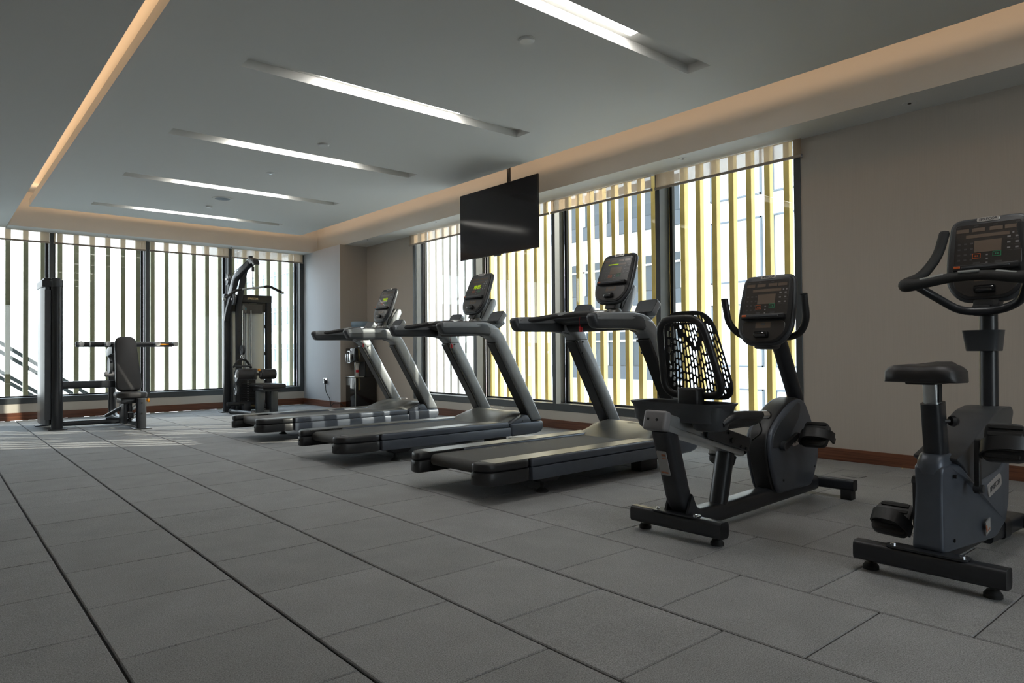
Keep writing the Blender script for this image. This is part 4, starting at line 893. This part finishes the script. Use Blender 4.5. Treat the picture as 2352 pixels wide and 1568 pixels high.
obj('guide_rod', cyl(N(), TM @ Vector((3.68, 10.68, .1)), TM @ Vector((3.68, 10.68, 1.55)), .011), M['chrome'], t); obj('guide_rod', cyl(N(), TM @ Vector((3.81, 10.68, .1)), TM @ Vector((3.81, 10.68, 1.55)), .011), M['chrome'], t)
lb_ = N()
for k in range(13): bx(lb_, (3.722, 10.598, .138+.027*k), (3.75, 10.6005, .147+.027*k), m=TM)
stuff(obj('weight_numbers', lb_, M['sticker'], t))
obj('bottom_beam', W((3.515, 10.715, .02), (4.065, 10.80, .10), .010), M['steel'], t)
# arms to the head pulley
la = fil([(3.455, 10.76, 1.40), (3.46, 10.72, 1.52), (3.545, 10.56, 2.03), (3.655, 10.27, 2.235)], .05, 4)
obj('left_arm', tube(N(), la, 1, sq=rrect(.065, .145, .016, 3), up=(0, 1, .3), m=TM), M['steel'], t, 40)
ma = fil([(3.585, 10.58, 0), (3.585, 10.58, 1.60), (3.625, 10.42, 2.14), (3.655, 10.33, 2.20)], .07, 4)
ms = obj('mast', tube(N(), ma, 1, sq=rrect(.058, .08, .016, 3), up=(1, 0, 0), m=TM), M['steel'], t, 40)
obj('bolt', cyl(N(), TM @ Vector((3.585, 10.54, 1.22)), TM @ Vector((3.585, 10.53, 1.22)), .008), M['hole'], ms)
hdp = fil2([(10.36, 2.19), (10.30, 2.285), (10.20, 2.30), (10.08, 2.26), (10.02, 2.185), (10.07, 2.175), (10.14, 2.215), (10.24, 2.20), (10.30, 2.16)], .02, 3)
hh = obj('head_cover', prism(N(), hdp, 'x', 3.625, 3.705, .008, 2, m=TM), M['black'], t)
obj('head_block', W((3.635, 10.24, 2.28), (3.685, 10.32, 2.33), .005), M['black'], hh)
for (x, y, z, r) in ((3.44, 10.62, 2.0, .085), (3.50, 10.55, 1.70, .09), (3.50, 10.40, .55, .085), (3.50, 10.42, .36, .085), (3.60, 10.45, .94, .075)):
    pu_ = obj('pulley', lathe(N(), [(0, -.010), (r*.86, -.010), (r, -.017), (r*.93, 0), (r, .017), (r*.86, .010), (0, .010)], (0, 0, 0), 26, axis='x', m=TM @ Matrix.Translation((x, y, z))), M['dk'], t)
    obj('hub', lathe(N(), [(0, -.022), (.018, -.022), (.018, .022), (0, .022)], (0, 0, 0), 12, axis='x', m=TM @ Matrix.Translation((x, y, z))), M['chrome'], pu_)
for a, c in (((3.655, 10.16, 2.2), (3.655, 10.16, 1.90)), ((3.44, 10.70, 2.0), (3.64, 10.30, 2.28)), ((3.485, 10.47, .1), (3.485, 10.47, .40)), ((3.515, 10.33, .1), (3.515, 10.33, .40)), ((3.55, 10.60, 1.6), (3.55, 10.60, .95))): obj('cable', cyl(N(), TM @ Vector(a), TM @ Vector(c), .0035, 8), M['black'], t)
obj('cable_stop', W((3.637, 10.142, 2.09), (3.673, 10.178, 2.165), .008), M['black'], t)
ch = N()
for k in range(13): tube(ch, [(3.655+.008*math.cos(a)*(k % 2), 10.16+.008*math.cos(a)*((k+1) % 2), 2.08-.018*k+.014*math.sin(a)) for a in [2*PI*j/8 for j in range(8)]], .003, 5, closed=True, m=TM)
stuff(obj('chain', ch, M['black'], t))
lbp = fil([(3.245, 10.16, 1.668), (3.405, 10.16, 1.800), (3.52, 10.16, 1.825), (3.655, 10.16, 1.845), (3.79, 10.16, 1.868), (3.90, 10.16, 1.888), (4.095, 10.16, 1.800)], .05, 5)
lbar = obj('pulldown_bar', tube(N(), lbp, .014, 12, m=TM), M['alu'], t)
for pts in (lbp[:9], lbp[-9:]):
    obj('bar_grip', tube(N(), [p+Vector((0, 0, 0)) for p in pts], .019, 12, m=TM), M['rubber'], lbar)
for p in (lbp[0], lbp[-1], lbp[len(lbp)//2]): obj('bar_collar', lathe(N(), [(0, -.018), (.021, -.018), (.021, .018), (0, .018)], (0, 0, 0), 14, axis='x', m=TM @ Matrix.Translation(p)), M['alu'], lbar)
# row handle, rollers, seat
rhp = fil([(3.42, 10.32, .68), (3.50, 10.32, .795), (3.60, 10.32, .80), (3.685, 10.32, .67)], .05, 4)
rh = obj('row_handle', tube(N(), rhp, .017, 12, m=TM), M['rubber'], t); obj('handle_ring', tube(N(), [(3.56+.022*math.cos(a), 10.34, .835+.03*math.sin(a)) for a in [2*PI*j/12 for j in range(12)]], .005, 6, closed=True, m=TM), M['chrome'], rh)
obj('handle_cross', tube(N(), [(3.44, 10.30, .70), (3.67, 10.30, .70)], .014, 10, m=TM), M['dk'], rh)
obj('roller_bracket', W((3.50, 10.18, .50), (3.72, 10.36, .665), .012), M['dk'], t)
obj('roller_axle', cyl(N(), TM @ Vector((3.42, 10.17, .585)), TM @ Vector((3.99, 10.17, .572)), .02), M['steel'], t)
for x0, x1 in ((3.425, 3.652), (3.765, 3.985)):
    z0 = .585-(x0-3.42)*.022; r = .077
    ro = obj('thigh_roller', lathe(N(), [(0, 0), (r*.90, 0), (r, .015), (r, x1-x0-.015), (r*.90, x1-x0), (0, x1-x0)], (0, 0, 0), 26, axis='x', m=TM @ Matrix.Translation((x0, 10.17, z0))), M['pad'], t, 50)
    obj('roller_cap', lathe(N(), [(0, -.012), (.034, -.012), (.046, -.004), (.046, .002), (0, .002)], (0, 0, 0), 20, axis='x', m=TM @ Matrix.Translation((x0, 10.17, z0))), M['grey'], ro)
obj('adjust_knob', lathe(N(), [(0, -.026), (.020, -.022), (.022, 0), (.01, .03)], (0, 0, 0), 14, axis='y', m=TM @ Matrix.Translation((3.735, 10.15, .642))), M['amber'], t)
obj('roller_arm', W((3.655, 10.15, .50), (3.70, 10.22, .60), .008), M['black'], t)
obj('seat_pad', bx(N(), (3.71, 9.93, .372), (4.065, 10.50, .435), .026, 3, m=TM), M['pad'], t, 50)
obj('seat_frame', W((3.74, 10.0, .325), (4.0, 10.42, .372), .008), M['steel'], t)
for x in (3.705, 3.915): obj('seat_leg', W((x, 10.14, 0), (x+.105, 10.22, .33), .008), M['shroud'], t)
obj('foot_rail', tube(N(), [(3.43, 10.40, .035), (3.52, 9.80, .035)], .034, 14, m=TM), M['steel'], t)
obj('foot_rest', tube(N(), [(3.35, 10.38, .145), (3.80, 10.38, .145)], .030, 14, m=TM), M['steel'], t)
obj('rail_end', tube(N(), [(3.425, 10.44, .036), (3.431, 10.395, .036)], .037, 14, m=TM), M['rubber'], t)
obj('foot_rest_post', W((3.585, 10.35, 0), (3.69, 10.42, .145), .008), M['steel'], t)

# ------------------------------------------------------------------ television
t = thing('wall_television', 'large dark television hanging from a ceiling pole before the side windows', 'television', (4.76, 5.82, 2.32))
obj('screen', bx(N(), (-.018, -.665, -.372), (-.010, .665, .374), .001, 1), M['screen'], t)
obj('bezel', bx(N(), (-.017, -.671, -.380), (.004, .671, .378), .002, 1), M['gloss'], t)
obj('back_case', bx(N(), (.002, -.60, -.375), (.045, .60, .20), .010), M['tvback'], t)
obj('control_bar', bx(N(), (-.008, -.05, -.391), (.010, .06, -.378), .002), M['tvback'], t)
pm = obj('ceiling_pole', cyl(N(), (.115, -.06, -.15), (.115, -.06, TOP-2.32), .022, 16), M['steel'], t)
obj('pole_flange', lathe(N(), [(0, -.012), (.07, -.010), (.07, 0), (0, 0)], (.115, -.06, TOP-2.32), 22), M['steel'], pm)
obj('mount_bracket', bx(N(), (.044, -.26, -.15), (.10, .14, .15), .006), M['steel'], t)

# ------------------------------------------------------------------ water dispenser corner
t = thing('water_dispenser', 'black water dispenser cabinet tucked beside the window-lit wall column', 'water dispenser', (5.29, 9.94, 0))
obj('cabinet', bx(N(), (-.185, -.165, .02), (.185, .165, .50), .008), M['gloss'], t); obj('head_unit', bx(N(), (-.185, -.165, .735), (.185, .165, .955), .010), M['gloss'], t)
obj('back_panel', bx(N(), (.0, -.165, .50), (.185, .165, .735), .004), M['gloss'], t); obj('plinth', bx(N(), (-.17, -.15, 0), (.17, .15, .03)), M['black'], t)
obj('front_trim', bx(N(), (-.190, -.168, .05), (-.182, -.155, .495), .001), M['alu'], t)
bay = obj('tap_bay', bx(N(), (-.03, -.150, .505), (-.005, .165, .735)), M['dk'], t)
for y in (.10, .03, -.05):
    tp = obj('tap', bx(N(), (-.225, y-.018, .76), (-.183, y+.018, .87), .006), M['chrome'], t); obj('spout', cyl(N(), (-.205, y, .765), (-.205, y, .735), .012), M['chrome'], tp)
obj('tap_frame', bx(bx(bx(bx(N(), (-.20, -.02, .72), (-.187, .10, .735)), (-.20, -.02, .90), (-.187, .10, .915)), (-.20, -.02, .72), (-.187, -.008, .915)), (-.20, .088, .72), (-.187, .10, .915)), M['alu'], t)
obj('display_frame', bx(bx(N(), (-.19, -.166, .515), (-.178, -.152, .735), .001), (-.19, -.166, .505), (-.178, -.02, .517), .001), M['alu'], t)
obj('drip_tray', bx(N(), (-.20, -.15, .498), (-.03, .15, .512), .003), M['alu'], t)
gr = N()
for k in range(5): bx(gr, (-.189, .02+.025*k, .37), (-.184, .033+.025*k, .49))
stuff(obj('front_grille', gr, M['alu'], t))
cpn = thing('paper_cup', 'pale paper cup with a red mark standing in the dispenser bay', 'cup', (5.175, 9.86, .5145))
obj('cup_body', lathe(N(), [(0, 0), (.026, 0), (.028, .10), (.040, .19), (.042, .21), (.038, .21), (.026, .1), (0, .01)], n=20), M['metalw'], cpn); obj('red_band', lathe(N(), [(.0272, .06), (.0292, .10), (.0292, .1), (.0282, .06)], n=20), M['red'], cpn)
t = thing('water_bottle', 'large clear blue water bottle upside down on the black dispenser', 'bottle', (5.285, 9.94, .955))
pr = [(.0, -.0), (.035, .0), (.038, .05), (.085, .09), (.135, .13), (.140, .16), (.134, .17), (.134, .20), (.140, .21), (.140, .33), (.134, .34), (.150, .36), (.152, .40), (.140, .425), (.0, .43)]
obj('bottle_shell', lathe(N(), pr, n=32), M['bottle'], t, 40)
obj('neck_seat', lathe(N(), [(.06, 0), (.09, .0), (.085, .035), (.05, .035)], n=24), M['dk'], t)
t = thing('wall_socket', 'dark wall socket with a plug on the window-lit column', 'socket', (5.02, 10.63, .43))
obj('face_plate', bx(N(), (-.008, -.045, -.045), (0, .08, .045), .002, 1), M['chrome'], t); obj('socket_insert', bx(N(), (-.011, .02, -.03), (-.007, .07, .03), .002, 1), M['hole'], t)
t = thing('power_plug', 'black plug and cord running from the wall socket down to the floor', 'cord', (5.02, 10.60, .41))
obj('plug', bx(N(), (-.050, -.035, -.03), (-.011, .015, .03), .008), M['rubber'], t)
cdp = fil([(-.035, -.01, -.03), (-.030, -.02, -.16), (-.024, -.10, -.235), (-.022, -.14, -.26), (-.020, -.17, -.33), (-.035, -.20, -.395), (-.03, -.30, -.33), (-.028, -.42, -.32), (.0, -.505, -.33), (.055, -.55, -.395), (.070, -.62, -.398)], .05, 4)
obj('cord', tube(N(), cdp, .006, 8), M['rubber'], t)
t = thing('floor_box', 'flat square floor access cover near the brown wall baseboard', 'floor box', (4.89, 2.105, 0), R_(-4))
obj('lid', bx(N(), (-.052, -.058, 0), (.052, .058, .003), .001, 1), M['tile'], t); fb = N()
for a, c in (((-.056, -.062), (.056, -.058)), ((-.056, .058), (.056, .062)), ((-.056, -.062), (-.052, .062)), ((.052, -.062), (.056, .062))): bx(fb, (*a, 0), (*c, .0015))
obj('lid_frame', fb, M['black'], t)
